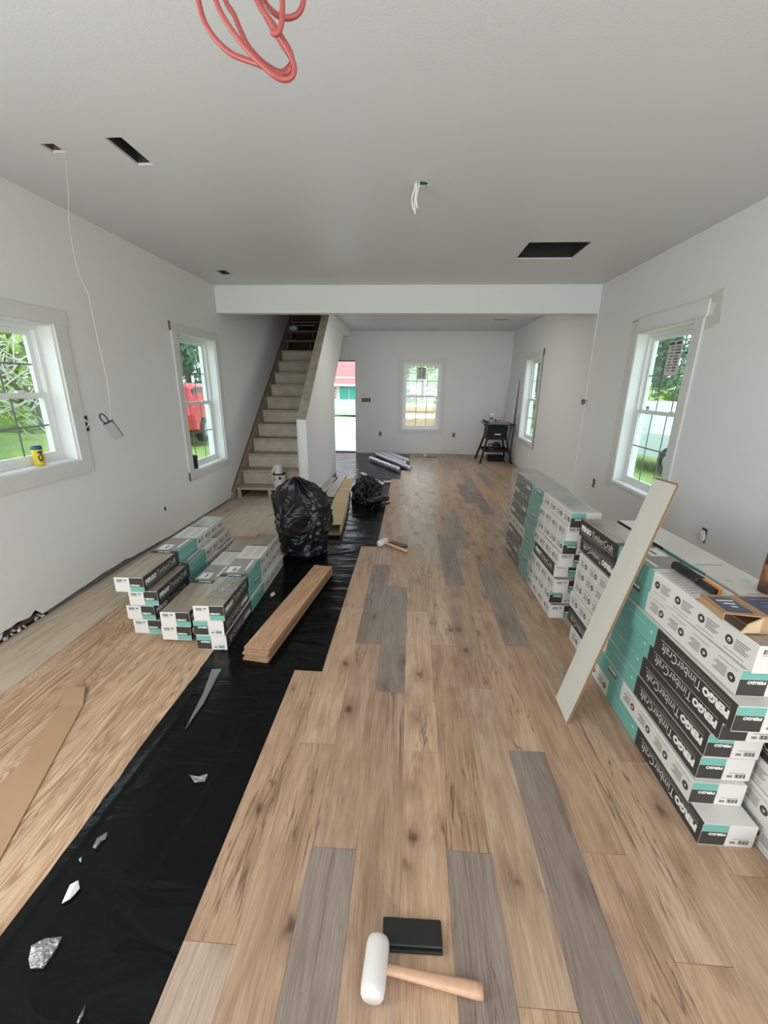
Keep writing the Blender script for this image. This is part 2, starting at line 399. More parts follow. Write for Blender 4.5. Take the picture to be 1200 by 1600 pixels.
# ceilings with their openings
HOLES = {'junction': (-1.965, -1.890, 2.475, 2.560), 'register': (-1.585, -1.495, 2.435, 2.705), 'small': (-2.172, -2.06, 4.91, 5.13),
         'return': (0.965, 1.490, 4.08, 4.56)}
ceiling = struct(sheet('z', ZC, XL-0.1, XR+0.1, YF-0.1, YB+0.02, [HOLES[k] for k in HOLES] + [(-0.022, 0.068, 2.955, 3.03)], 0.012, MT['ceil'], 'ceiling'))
RH = {'a': (0.0, 0.10, 7.99, 8.05), 'b': (1.48, 1.75, 8.30, 8.42), 'c': (0.29, 0.57, 9.69, 9.79)}
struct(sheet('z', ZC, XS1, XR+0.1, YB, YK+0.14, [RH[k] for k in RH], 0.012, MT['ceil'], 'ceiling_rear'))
struct(bm_obj('ceiling_stairhead', one_box((XL-0.1, 9.35, ZC), (XS1, YK+0.14, ZC+0.25)), MT['ceil']))
def cavity(name, h, depth, m, label, parent=ceiling):
    bm = bmesh.new(); x0, x1, y0, y1 = h
    z0, z1 = ZC+0.0125, ZC+depth; e = 0.012
    box(bm, (x0-e, y0-e, z0), (x0, y1+e, z1)); box(bm, (x1, y0-e, z0), (x1+e, y1+e, z1))
    box(bm, (x0, y0-e, z0), (x1, y0, z1)); box(bm, (x0, y1, z0), (x1, y1+e, z1)); box(bm, (x0-e, y0-e, z1), (x1+e, y1+e, z1+e))
    return part(name, bm, m, parent, label)
cavity('junction_opening', HOLES['junction'], 0.09, MT['brown'], 'small square cutout with raw brown edges')
cavity('register_opening', HOLES['register'], 0.14, MT['duct'], 'long narrow duct opening in the ceiling')
cavity('duct_opening', HOLES['small'], 0.12, MT['duct'], 'small duct opening near the beam')
cavity('return_opening', HOLES['return'], 0.35, MT['dark'], 'large black return air opening')
for k in RH: cavity('slot_opening', RH[k], 0.1, MT['dark'], 'narrow dark slot in the rear ceiling', bpy.data.objects['ceiling_rear'])
# octagonal can for the light point
bm = bmesh.new(); lathe(bm, [(0.056, 0.0), (0.056, 0.06)], 16, (0.023, 2.992, ZC+0.013), cap=False)
bm.faces.new([bm.verts.new((0.023+0.056*math.cos(a*PI/8), 2.992+0.056*math.sin(a*PI/8), ZC+0.073)) for a in range(16)])
part('light_can', bm, MT['steel'], ceiling, 'round steel ceiling box')
# round the square hole to a circle with a thin ring
bm = bmesh.new()
inner = [bm.verts.new((0.023+0.043*math.cos(2*PI*i/32), 2.992+0.037*math.sin(2*PI*i/32), ZC-0.0008)) for i in range(32)]
outer = [bm.verts.new((0.023+0.066*math.cos(2*PI*i/32), 2.992+0.060*math.sin(2*PI*i/32), ZC-0.0008)) for i in range(32)]
for i in range(32): bm.faces.new([inner[i], outer[i], outer[(i+1) % 32], inner[(i+1) % 32]])
part('hole_rim', bm, MT['ceil'], ceiling)

# dropped beam between the two rooms, with shallow pilaster at its right end
beam = struct(bm_obj('ceiling_beam', one_box((XL, YB, ZB), (XR, YB+0.13, ZC+0.1), 0.002), MT['wall']))
struct(bm_obj('trim_pilaster', one_box((XR-0.012, YB, -0.05), (XR+0.01, YB+0.13, ZB)), MT['wall']))
# header over the edge of the stairwell, rear part
struct(bm_obj('ceiling_header', one_box((XS0, 8.95, 2.615), (XS1, YK, ZC)), MT['wall']))

# upper floor box around the stairwell
up = struct(bm_obj('wall_upstairs', one_box((XS1, YB, ZC+0.012), (XS1+0.12, 10.1, 5.2)), MT['oldwood']))
part('upper_wall', one_box((XL-0.14, YB+0.13, ZC+0.1), (XS1+0.12, YB+0.2, 5.2)), MT['wall'], up)
part('upper_wall', one_box((XL-0.14, 10.1, ZC+0.25), (XS1+0.12, 10.2, 5.2)), MT['oldwood'], up)
part('upper_ceiling', one_box((XL-0.2, YB, 5.2), (XS1+0.2, 10.2, 5.25)), MT['wall'], up)

# knee wall beside the stairs
bm = bmesh.new()
prof = [(5.50, -0.012), (7.63, -0.012), (7.63, 1.58), (8.95, 2.615), (8.95, ZC), (7.445, ZC), (5.50, 1.115)]
prism(bm, [(XS0, y, z) for y, z in prof], (XS1-XS0, 0, 0))
knee = struct(bm_obj('wall_stair', bm, MT['wall']))
bm = bmesh.new()
prism(bm, [(XS0-0.006, y, z) for y, z in ((5.495, 1.115), (5.495, 1.135), (7.44, ZC+0.02), (7.46, ZC+0.02), (7.48, ZC))], (XS1-XS0+0.004, 0, 0))
part('wall_cap', bm, MT['capwood'], knee, 'bare grey-beige sloping top of the stair wall')
bm = bmesh.new(); box(bm, (XS0-0.008, 5.49, 0.0), (XS0-0.0005, 5.52, 1.12))
part('corner_bead', bm, MT['trim'], knee)

# ------------------------------------------------------------------ floor
floor = struct(bm_obj('floor', one_box((XL-0.1, YF-0.1, -0.09), (XR+0.1, YK+0.14, -0.030)), MT['dark']))
def sheet_ply(x0, x1, y0, y1, m):
    o = bpy.data.objects.new('plywood_sheet', None)
    bm = one_box((0, 0, -0.018), (x1-x0-0.003, y1-y0-0.003, 0), 0.0012)
    o = part('plywood_sheet', bm, m, floor); o.location = (x0, y0, -0.012)
sheet_ply(XL-0.02, -2.097, -1.6, 0.84, MT['plypale']); sheet_ply(XL-0.02, -2.097, 0.84, 3.28, MT['plypale']); sheet_ply(XL-0.02, -2.097, 3.28, 5.05, MT['plypale'])
sheet_ply(-2.097, -0.88, -1.6, 0.35, MT['ply']); sheet_ply(-2.097, -0.88, 0.35, 4.05, MT['ply'])
sheet_ply(-2.097, -0.88, 4.05, 4.93, MT['plypale'])
sheet_ply(XL-0.02, -1.3, 5.05, 6.2, MT['plypale']); sheet_ply(-1.3, 0.1, 4.93, 7.4, MT['plypale']); sheet_ply(XL-0.02, -1.3, 6.2, 8.4, MT['plypale'])
sheet_ply(-2.097, -1.3, 4.93, 5.05, MT['plypale']); sheet_ply(XL-0.02, 0.1, 8.4, 9.96, MT['plypale'])

# laminate planks laid row by row
E0, PW, PL = -0.6184, 0.15754, 1.2
phase = [.74, .25, 1.02, .60, .24, 1.04, .67, .28, 1.07, .79, .26, 1.03, .55, .1, .9, .35, .7, .15, .5]
row_end = {0: 1.938, 1: 3.862, 2: 7.02, 3: 7.82}
TAN = [(0.663, 0.484, 0.351), (0.589, 0.427, 0.312), (0.706, 0.536, 0.399), (0.556, 0.410, 0.312), (0.631, 0.462, 0.333), (0.610, 0.479, 0.369)]
GRY = [(0.364, 0.319, 0.297), (0.417, 0.370, 0.345), (0.342, 0.302, 0.280)]
LGR = [(0.599, 0.496, 0.416), (0.621, 0.524, 0.446)]
grey_at = {(0, -0.46): 2, (2, -0.18): 1, (5, -0.16): 1, (7, 0.28-.04): 1, (3, 1.8): 1, (2, 2.22): 1, (2, 3.42): 2, (6, 3.07): 1, (7, 3.88): 1, (8, 2.27): 1,
           (9, 5.59): 1, (10, 5.06): 1, (10, 6.26): 1, (11, 3.43): 1, (4, 3.84): 2, (5, 3.44): 2, (5, 4.64): 2, (6, 5.47): 2, (12, 6.55): 1,
           (13, 7.3): 2, (11, 8.23): 2, (8, 7.07): 2, (3, 5.4): 2, (1, -0.95): 2, (4, 8.64): 2}
rp = random.Random(11); plank_mesh = {}
def plank_mesh_for(L, Wd):
    k = (round(L, 3), round(Wd, 3))
    if k not in plank_mesh:
        bm = bmesh.new(); t, c, g = 0.011, 0.0006, 0.00015
        xs = [(g, -t), (Wd-g, -t), (Wd-g, -c), (Wd-g-c, 0), (g+c, 0), (g, -c)]
        a = [bm.verts.new((x, g if z < 0 else g+c, z)) for x, z in xs]; b = [bm.verts.new((x, L-g if z < 0 else L-g-c, z)) for x, z in xs]
        for i in range(6): 
            f = bm.faces.new([a[i], b[i], b[(i+1) % 6], a[(i+1) % 6]]); f.material_index = 0 if i in (2, 3, 4) else 1
        for ring in (a, b): bm.faces.new(ring).material_index = 1
        bmesh.ops.recalc_face_normals(bm, faces=bm.faces)
        me = bpy.data.meshes.new('floor_plank'); bm.to_mesh(me); bm.free()
        me.materials.append(MT['plank']); me.materials.append(MT['plankedge']); plank_mesh[k] = me
    return plank_mesh[k]
for r in range(18):
    x = E0 + r*PW; ph = phase[r]; Wd = min(PW, XR-0.004-x) if r < 18 else PW
    if Wd < 0.03: continue
    end = row_end.get(r, YK-0.012)
    y = ph - 1.2*2 if ph > 0.6 else ph - 1.2
    while y < end-0.02:
        y1 = min(y+PL, end)
        o = bpy.data.objects.new('floor_plank', plank_mesh_for(y1-y, Wd)); C.objects.link(o); o.parent = floor
        o.location = (x, y, 0.0)
        kind = 0
        for (rr, yy), k in grey_at.items():
            if rr == r and abs(yy-y) < 0.2: kind = k
        c = rp.choice([TAN, GRY, LGR][kind]); s = rp.uniform(0.95, 1.05)
        o.color = (c[0]*s, c[1]*s, c[2]*s, 1)
        y += PL

# black polyethylene film: rolled-out underlay between subfloor and planks
def film_z(x, y):
    edge = min(1.0, max(0.0, (E0 + (0 if y < 1.94 else PW if y < 3.86 else 2*PW if y < 7.02 else 3*PW if y < 7.82 else 4*PW) - 0.012 - x)/0.05))
    z = 0.0
    if y < 3.3:
        d = x*0.9 + y*0.35
        z += 0.0022*(noise.noise(Vector((d*9, y*1.1, 1.5)))+0.3) + 0.0045*max(0, 1-abs(x+1.105+0.03*math.sin(y*2.2)+0.05*(y-1.2)*(y > 1.6))/0.014)
        z += 0.0035*max(0, 1-abs(x+0.80-0.10*(y-0.9))/0.02)*max(0, 1-abs(y-1.1)/0.7) + 0.003*max(0, 1-abs(x+0.62+0.15*(y-1))/0.012)
    else:
        k = min(1, (y-3.3)/0.5)
        z += k*0.0055*(noise.noise(Vector((x*2.2, y*11, 4.0)))+0.25*noise.noise(Vector((x*7, y*30, 2.0)))+0.25)
        z += 0.012*max(0, 1-abs(y-3.75-0.5*(x+0.5)-0.25*(x+0.5)**2)/0.02)*(x > -0.8)
    return -0.0118 + max(0, z)*edge
bm = bmesh.new()
def film_left(y):
    if y < 5.45: return -1.168 + 0.014*noise.noise(Vector((y*1.7, 0, 5))) + 0.006*noise.noise(Vector((y*11, 0, 5)))
    if y < 7.66: return XS1+0.012
    return -2.35
rows = []
ny = int((YK-0.02+1.5)/0.022)
for j in range(ny+1):
    y = -1.5 + (YK-0.02+1.5)*j/ny; xl = film_left(y); xr = -0.60 if y < 1.9 else -0.42 if y < 3.83 else -0.27 if y < 6.98 else -0.11 if y < 7.78 else 0.03
    if y > 0 and row_end: pass
    rows.append([bm.verts.new((xl+(xr-xl)*i/40, y, film_z(xl+(xr-xl)*i/40, y))) for i in range(41)])
for a, b in zip(rows, rows[1:]):
    for i in range(40): bm.faces.new([a[i], a[i+1], b[i+1], b[i]])
film = tag(bm_obj('plastic_film', bm, MT['film'], None, True), 'black plastic underlay film rolled out between bare plywood and new floor', 'plastic sheet')

# small scraps lying on the film
def scrap(pts, m, label, z=-0.004, cat='scrap'):
    bm = bmesh.new(); c = sum((Vector(p) for p in pts), Vector())/len(pts)
    top = [bm.verts.new((p[0], p[1], z+0.003+0.003*((i*7) % 3))) for i, p in enumerate(pts)]
    bot = [bm.verts.new((p[0], p[1], z+0.001)) for p in pts]
    cv = bm.verts.new((c.x, c.y, z+0.012)); n = len(pts)
    for i in range(n):
        bm.faces.new([top[i], top[(i+1) % n], cv]); bm.faces.new([bot[i], bot[(i+1) % n], top[(i+1) % n], top[i]])
    bm.faces.new(list(reversed(bot)))
    bmesh.ops.recalc_face_normals(bm, faces=bm.faces)
    return tag(bm_obj('plastic_scrap', bm, m), label, cat)
P0 = lambda lst: [px('z', -0.006, u, v) for u, v in lst]
scrap(P0([(45, 1500), (50, 1480), (72, 1470), (97, 1465), (90, 1482), (68, 1514), (48, 1515)]), MT['scrap'], 'clear leaf-shaped film scrap, nearest the bottom left corner')
scrap(P0([(97, 1413), (110, 1385), (123, 1379), (125, 1389), (116, 1400), (110, 1406)]), MT['whiteink'], 'white jagged plastic sliver on the black film')
scrap(P0([(145, 1326), (152, 1312), (168, 1303), (165, 1312), (158, 1316), (150, 1327)]), MT['scrap'], 'thin torn clear scrap above the white sliver')
scrap(P0([(296, 1212), (305, 1218), (325, 1212), (320, 1222), (304, 1224)]), MT['scrap'], 'crescent clear scrap in the middle of the black film')
scrap(P0([(331, 1047), (346, 1047), (338, 1062), (318, 1100), (290, 1140), (318, 1085)]), MT['scrap'], 'long clear film strip near the left cartons')
scrap(P0([(422, 929), (424, 934), (430, 929), (428, 925)]), MT['whiteink'], 'tiny white chip beside the plank bundle')
scrap(P0([(120, 1600), (128, 1583), (134, 1573), (131, 1585), (124, 1600)]), MT['scrap'], 'clear film shred at the bottom edge')
scrap(P0([(124, 1345), (128, 1341), (127, 1349)]), MT['whiteink'], 'small white curl between two clear scraps')

# ------------------------------------------------------------------ windows
def win_matrix(side, u0, u1, z0):
    uc = (u0+u1)/2
    if side == 'left':  return Matrix.Translation((XL, uc, z0)) @ Matrix.Rotation(PI/2, 4, 'Z')
    if side == 'right': return Matrix.Translation((XR, uc, z0)) @ Matrix.Rotation(-PI/2, 4, 'Z')
    return Matrix.Translation((uc, YK, z0))

def window(name, side, o4, sticker=None, casing=True, head_ext=0.015, tint=None, meet=0.5, cols=3, cas_w=0.1, head_h=0.085, apron=0.085):
    u0, u1, z0, z1 = o4; Wd, Ht = u1-u0, z1-z0
    r = bpy.data.objects.new(name, None); C.objects.link(r); r.matrix_world = win_matrix(side, u0, u1, z0); r['kind'] = 'structure'
    h = Wd/2; D = 0.11
    def pb(n, a, b, m=MT['jamb'], bev=0.001, par=r, label=None): return part(n, one_box(a, b, bev), m, par, label)
    if casing:
        t = 0.018
        pb('head_casing', (-h-cas_w-head_ext, -t-0.003, Ht), (h+cas_w+head_ext, 0, Ht+head_h), MT['trim'])
        for s in (-1, 1): pb('side_casing', (s*h, -t, 0.0), (s*(h+cas_w), 0, Ht), MT['trim'])
        pb('bottom_casing', (-h-cas_w, -t, -apron), (h+cas_w, 0, 0), MT['trim'])
    # extension jambs
    pb('jamb', (-h, 0, 0), (-h+0.014, D, Ht)); pb('jamb', (h-0.014, 0, 0), (h, D, Ht)); pb('jamb', (-h+0.014, 0, Ht-0.014), (h-0.014, D, Ht))
    pb('window_sill', (-h+0.014, 0, 0), (h-0.014, D, 0.014))
    a, b = h-0.014, 0.014
    f = bmesh.new()
    box(f, (-a, D-0.01, b), (-a+0.03, D+0.06, Ht-b)); box(f, (a-0.03, D-0.01, b), (a, D+0.06, Ht-b))
    box(f, (-a+0.03, D-0.01, Ht-b-0.03), (a-0.03, D+0.06, Ht-b)); box(f, (-a+0.03, D-0.01, b), (a-0.03, D+0.06, b+0.03))
    part('window_frame', f, MT['vinyl'], r)
    ai = a-0.03; zb, zt = b+0.03, Ht-b-0.03; zm = zb+(zt-zb)*meet
    for nm, s0, s1, d in (('lower_sash', zb, zm+0.02, D-0.004), ('upper_sash', zm-0.02, zt, D+0.024)):
        s = bmesh.new(); sw = 0.036; dd = 0.026
        box(s, (-ai, d, s0), (-ai+sw, d+dd, s1)); box(s, (ai-sw, d, s0), (ai, d+dd, s1))
        box(s, (-ai+sw, d, s0), (ai-sw, d+dd, s0+sw)); box(s, (-ai+sw, d, s1-sw), (ai-sw, d+dd, s1))
        so = part(nm, s, MT['vinyl'], r)
        g0, g1 = s0+sw, s1-sw; gx = ai-sw
        part('pane', one_box((-gx, d+0.010, g0), (gx, d+0.014, g1)), MT['glass'], so)
        for i in range(1, cols):
            x = -gx+2*gx*i/cols; part('muntin', one_box((x-0.006, d+0.006, g0), (x+0.006, d+0.0095, g1)), MT['muntin'], so)
        zc = (g0+g1)/2; part('muntin', one_box((-gx, d+0.0055, zc-0.006), (gx, d+0.0095, zc+0.006)), MT['muntin'], so)
        if nm == 'upper_sash' and sticker:
            sx, sw_, sh_ = sticker; cell = 2*gx/cols; x0 = -gx+cell*sx+0.01
            bm = bmesh.new(); yy = d+0.0045
            box(bm, (x0, yy, g1-0.03-sh_), (x0+sw_, yy+0.001, g1-0.03), 0)
            rr = random.Random(5)
            for q in range(2): box(bm, (x0+0.01+q*sw_*0.5, yy-0.0006, g1-0.03-0.035), (x0+sw_*0.42+q*sw_*0.5, yy, g1-0.03-0.012), 1)
            for q in range(9):
                zz = g1-0.03-0.05-q*(sh_-0.07)/9
                xx = x0+0.012+rr.random()*0.03; box(bm, (xx, yy-0.0006, zz-0.008), (x0+sw_*rr.uniform(0.35, 0.5), yy, zz), 1)
                box(bm, (x0+sw_*0.55, yy-0.0006, zz-0.012), (x0+sw_*rr.uniform(0.8, 0.95), yy, zz), 1 if q % 3 else 2)
            part('energy_sticker', bm, [MT['cwhite'], MT['ink'], MT['inkgrey']], so, 'white printed sticker on the glass')
    lk = bmesh.new(); box(lk, (-0.22, D-0.012, zm+0.018), (-0.17, D+0.01, zm+0.032)); part('sash_lock', lk, MT['vinyl'], r)
    lk = bmesh.new(); box(lk, (0.17, D-0.012, zm+0.018), (0.22, D+0.01, zm+0.032)); part('sash_lock', lk, MT['vinyl'], r)
    # exterior jamb extension and outer trim
    e = bmesh.new(); box(e, (-h-0.02, 0.14, -0.02), (-h+0.012, 0.21, Ht+0.02)); box(e, (h-0.012, 0.14, -0.02), (h+0.02, 0.21, Ht+0.02)); box(e, (-h, 0.14, -0.03), (h, 0.22, 0.012)); box(e, (-h, 0.14, Ht-0.01), (h, 0.21, Ht+0.03))
    part('outer_trim', e, MT['vinyl'], r)
    return r
win1 = window('window_1', 'left', W1, None, cas_w=0.105, head_h=0.095, apron=0.10)
win2 = window('window_2', 'left', W2, (0, 0.21, 0.33))
winr = window('window_3', 'right', WR, (1, 0.20, 0.30), casing=False)
winr2 = window('window_4', 'right', WR2, None)
winb = window('window_5', 'back', WB, (1, 0.2, 0.26))
# raw brown casing ends
part('raw_edge', one_box((-0.561, -0.020, 1.51), (-0.556, 0, 1.60)), MT['brown'], win2, 'unpainted brown end of the head casing')
part('raw_edge', one_box((-0.547, -0.019, -0.085), (-0.542, 0, 0.01)), MT['brown'], win2, 'unpainted brown end of the bottom casing')
part('raw_edge', one_box((0.591, -0.023, 1.51), (0.597, 0, 1.62)), MT['brown'], winr2, 'dark raw end of the head casing')
part('raw_edge', one_box((0.575, -0.020, -0.10), (0.581, 0, 1.51)), MT['capwood'], winr2)
# right window: thin edge strips, short head casing and unpainted patches round it
hR = (WR[1]-WR[0])/2; HR = WR[3]-WR[2]
part('side_casing', one_box((hR, -0.018, -0.02), (hR+0.105, 0, HR), 0.001), MT['trim'], winr)
part('side_casing', one_box((-hR-0.012, -0.006, -0.01), (-hR, 0, HR+0.01)), MT['trim'], winr)
part('head_casing', one_box((-hR-0.012, -0.018, HR), (hR+0.115, 0, HR+0.012)), MT['trim'], winr)
part('head_casing', one_box((-hR, -0.010, HR+0.012), (hR+0.12, 0, HR+0.125)), MT['wall'], winr)
part('bottom_casing', one_box((-hR-0.012, -0.012, -0.03), (hR+0.1, 0, 0.0)), MT['trim'], winr)
bm = bmesh.new()
prism(bm, [(XR-0.001, y, z) for y, z in ((3.595, 2.24), (3.46, 2.27), (3.42, 2.03), (3.60, 1.98), (3.585, 2.09), (3.52, 2.10), (3.50, 2.17), (3.575, 2.19))], (0.002, 0, 0))
part('patch', bm, plain('grey_patch', (0.60, 0.60, 0.56), 0.9, var=0.08), wall_right, 'grey unpainted compound beside the right window head')
bm = bmesh.new(); box(bm, (XR-0.001, 3.6, 2.205), (XR+0.001, 4.72, 2.24)); box(bm, (XR-0.001, 4.60, 0.5), (XR+0.001, 4.72, 2.21))
part('patch', bm, plain('thin_compound', (0.70, 0.70, 0.665), 0.85, var=0.05), wall_right, 'slightly darker band of skim coat round the right window')

struct(bm_obj('door_head', one_box((DOOR[0], YK+0.001, DOOR[3]-0.022), (DOOR[1], YK+0.05, DOOR[3])), MT['dark']))
struct(bm_obj('door_threshold', one_box((DOOR[0], YK-0.01, -0.012), (DOOR[1], YK+0.15, 0.008)), MT['iron']))

# ------------------------------------------------------------------ electrical bits
def wallbox(loc, axis, wd, ht, label, name='outlet_box', gangs=1, wires=False):
    r = thing(name, label, 'electrical box', loc); 
    if axis == 'x+': r.rotation_euler = (0, 0, -PI/2)
    if axis == 'x-': r.rotation_euler = (0, 0, PI/2)
    bm = bmesh.new(); box(bm, (-wd/2, -0.0025, 0), (wd/2, -0.0015, ht)); part('cavity', bm, MT['dark'], r, 'black opening')
    bm = bmesh.new(); t = 0.006
    box(bm, (-wd/2-t, -0.006, -t), (-wd/2, -0.0005, ht+t)); box(bm, (wd/2, -0.006, -t), (wd/2+t, -0.0005, ht+t)); box(bm, (-wd/2, -0.006, ht), (wd/2, -0.0005, ht+t)); box(bm, (-wd/2, -0.006, -t), (wd/2, -0.0005, 0))
    part('box_rim', bm, MT['cable'] if gangs > 1 else MT['steel'], r)
    for g in range(1, gangs):
        x = -wd/2+wd*g/gangs; part('divider', one_box((x-0.006, -0.006, 0), (x+0.006, -0.003, ht)), MT['cable'], r)
    if wires:
        bm = bmesh.new(); tube(bm, smoothpts([(0.0, -0.006, ht*0.2), (0.012, -0.02, ht*0.5), (-0.01, -0.015, ht*0.8), (0.0, -0.006, ht*0.6)]), 0.004, 6); part('wires', bm, MT['cable'], r)
    return r
wallbox((-1.06, YK, 1.19), 'y', 0.20, 0.09, 'four-gang switch box on the back wall beside the open doorway', gangs=4)
wallbox((-0.72, YK, 0.41), 'y', 0.055, 0.09, 'low outlet box on the back wall left of the window', wires=True)
wallbox((1.04, YK, 0.41), 'y', 0.055, 0.09, 'low outlet box on the back wall left of the saw', wires=True)
wallbox((XR, 4.99, 0.42), 'x+', 0.05, 0.09, 'low outlet box on the right wall beyond the window', wires=True)
wallbox((XL, 3.07, 1.20), 'x-', 0.055, 0.11, 'outlet box on the left wall beside the near window', wires=True)
r = wallbox((XR, 3.05, 0.46), 'x+', 0.05, 0.10, 'outlet box with crumpled white masking behind the near right cartons', wires=True)
bm = bmesh.new(); bmesh.ops.create_icosphere(bm, subdivisions=3, radius=0.03, matrix=Matrix.Translation((0, -0.012, 0.04)) @ Matrix.Diagonal((1, 0.35, 1.7, 1)))
for v in bm.verts: v.co += noise.noise_vector(v.co*60)*0.009
part('masking_paper', bm, MT['cable'], r)
# small hole in the left wall
r = thing('wall_hole', 'small dark ragged hole low on the left wall above the cartons', 'hole', (XL+0.001, 3.913, 0.317))
bm = bmesh.new(); bmesh.ops.create_icosphere(bm, subdivisions=2, radius=0.02, matrix=Matrix.Diagonal((0.15, 1.0, 1.2, 1)))
for v in bm.verts: v.co += noise.noise_vector(v.co*90)*0.006
part('ragged_rim', bm, MT['dark'], r)
# wire coil on the right pilaster
bm = bmesh.new(); c0 = Vector((XR-0.03, 5.60, 1.39)); pts = []
for i in range(40):
    a = i*0.5; pts.append(c0+Vector((-0.012*math.sin(a*1.3), 0.03*math.cos(a)-0.0, 0.035*math.sin(a)*(1-0.01*i))))
pts += [c0+Vector((-0.01, -0.06, 0.02)), c0+Vector((0.0, -0.14, 0.025))]
tube(bm, pts, 0.0035, 6)
tag(bm_obj('wire_coil', bm, plain('dark_wire', (0.12, 0.11, 0.10), 0.5), None, True), 'dark coil of wire poking out of the right wall at the beam', 'wire')
# wires hanging from the round ceiling box
r = thing('ceiling_wires', 'short white wires dangling from the round ceiling box', 'cable', (-0.005, 2.975, ZC))
for i, (dx, L_) in enumerate(((0.0, 0.16), (0.012, 0.13), (-0.01, 0.14))):
    bm = bmesh.new(); tube(bm, smoothpts([(dx+0.01, 0, 0.05), (dx, 0, -0.02), (dx-0.008-0.004*i, 0.0, -L_*0.6), (dx-0.004, 0.005, -L_)]), 0.005, 6); part('wire', bm, MT['cable'], r, smooth=True)
# cable and box hanging from the square ceiling cutout
r = thing('hanging_cable', 'thin white cable hanging from the square ceiling cutout to the grey box', 'cable', (0, 0, 0))
bm = bmesh.new()
pts = [(-1.905, 2.55, ZC+0.06)] + [tuple(px('y', 2.57, u, v)) for u, v in ((101, 244), (104, 270), (107, 300), (107, 340), (114, 390), (124, 430), (138, 460), (143, 485), (155, 540), (168, 600), (172, 640), (172, 652))]
tube(bm, smoothpts(pts, 5), 0.0013, 6); part('cable', bm, plain('dull_white_cable', (0.60, 0.60, 0.57), 0.6), r, smooth=True)
b0 = px('y', 2.57, 178, 672)
r = thing('metal_box', 'grey metal box with a wire loop hanging before the left wall', 'box', b0, (0.15, math.radians(-24), 0.5))
part('body', one_box((-0.028, -0.02, -0.055), (0.028, 0.02, 0.055), 0.003), plain('dull_grey_metal', (0.22, 0.22, 0.21), 0.55, 0.2), r)
part('end_plate', one_box((-0.029, -0.021, 0.055), (0.029, 0.021, 0.058)), MT['iron'], r, 'dark top of the box')
bm = bmesh.new(); tube(bm, smoothpts([(-0.018, 0, 0.055), (-0.024, 0, 0.09), (-0.012, 0, 0.115), (0.004, 0, 0.11), (0.008, 0, 0.08), (0.006, 0, 0.055)]), 0.004, 6); part('wire_loop', bm, MT['iron'], r, smooth=True)

# ------------------------------------------------------------------ staircase
st = bpy.data.objects.new('staircase', None); C.objects.link(st); st['kind'] = 'structure'; st.location = (XL, 5.5, 0)
RISE, RUN, Y1, Z1 = 0.2045, 0.2575, 5.60, 0.135
sx0, sx1 = 0.012, XS0-XL-0.002
for i in range(14):
    y = Y1-5.5+i*RUN; z = Z1+i*RISE
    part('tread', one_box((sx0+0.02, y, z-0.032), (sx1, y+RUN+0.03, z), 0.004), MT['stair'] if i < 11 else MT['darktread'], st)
    if 0 < i < 11:
        part('riser', one_box((sx0+0.02, y+0.028, z-RISE), (sx1, y+0.043, z-0.0325)), MT['riser'], st)
# wall stringer and carriages
def stringer(x0, x1, lo, hi, m, name='stringer', label=None, y0=0.0, yend=3.6):
    bm = bmesh.new(); s = RISE/RUN
    za = Z1 + (y0-(Y1-5.5))*s
    prism(bm, [(x0, y0, max(-0.012, za+lo)), (x0, y0, za+hi), (x0, yend, za+hi+(yend-y0)*s), (x0, yend, za+lo+(yend-y0)*s)] if za+lo > -0.012 else
          [(x0, y0, -0.012), (x0, y0, za+hi), (x0, yend, za+hi+(yend-y0)*s), (x0, yend, za+lo+(yend-y0)*s), (x0, y0+(-0.012-za-lo)/s, -0.012)], (x1-x0, 0, 0))
    part(name, bm, m, st, label)
stringer(0.0, 0.018, -0.30, 0.055, MT['stair'], yend=3.55, y0=-0.02)
stringer(0.0, 0.020, 0.054, 0.064, MT['brown'], 'skirt_edge', 'dark line where the skirt meets the wall', yend=3.55, y0=0.0)
for x in (0.05, 0.50, 0.93):
    bm = bmesh.new(); 
    pts = [(x, 0.13, -0.012), (x, 0.13, Z1-0.033)]
    for i in range(1, 14):
        yy = Y1-5.5+i*RUN+0.045; pts += [(x, yy, Z1+(i-1)*RISE-0.033), (x, yy, Z1+i*RISE-0.033)]
    pts += [(x, 3.6, Z1+13*RISE-0.033), (x, 3.6, Z1+13*RISE-0.33), (x, 0.42, -0.012)]
    prism(bm, pts, (0.04, 0, 0)); part('carriage', bm, MT['oldwood'], st)
    part('leg', one_box((x-0.005, 0.095, -0.012), (x+0.045, 0.129, Z1-0.0325), 0.002), MT['stair'], st)
part('stair_landing', one_box((0.0, Y1-5.5+14*RUN, ZC+0.10), (sx1, 4.5, ZC+0.30)), MT['oldwood'], st)
bm = bmesh.new(); prism(bm, [(0.0, 2.13, 1.40), (0.0, 3.5, 2.49), (0.0, 3.85, 2.74), (0.0, 3.85, 2.76), (0.0, 3.5, 2.51), (0.0, 2.11, 1.42)], (sx1, 0, 0)); part('soffit', bm, MT['oldwood'], st)
part('backing', one_box((0.0, 2.12, -0.012), (sx1, 2.14, 1.42)), MT['oldwood'], st)
# rag on an upper tread
r = thing('white_rag', 'wadded white rag at the top left of the stairs', 'rag', (-2.38, 8.76, 2.596))
bm = bmesh.new(); bmesh.ops.create_icosphere(bm, subdivisions=3, radius=0.07, matrix=Matrix.Translation((0, 0, 0.045)) @ Matrix.Diagonal((1.2, 0.9, 0.75, 1)))
for v in bm.verts: v.co += noise.noise_vector(v.co*25)*0.03; v.co.z = max(v.co.z, 0)
part('cloth', bm, MT['cwhite'], r, smooth=True)
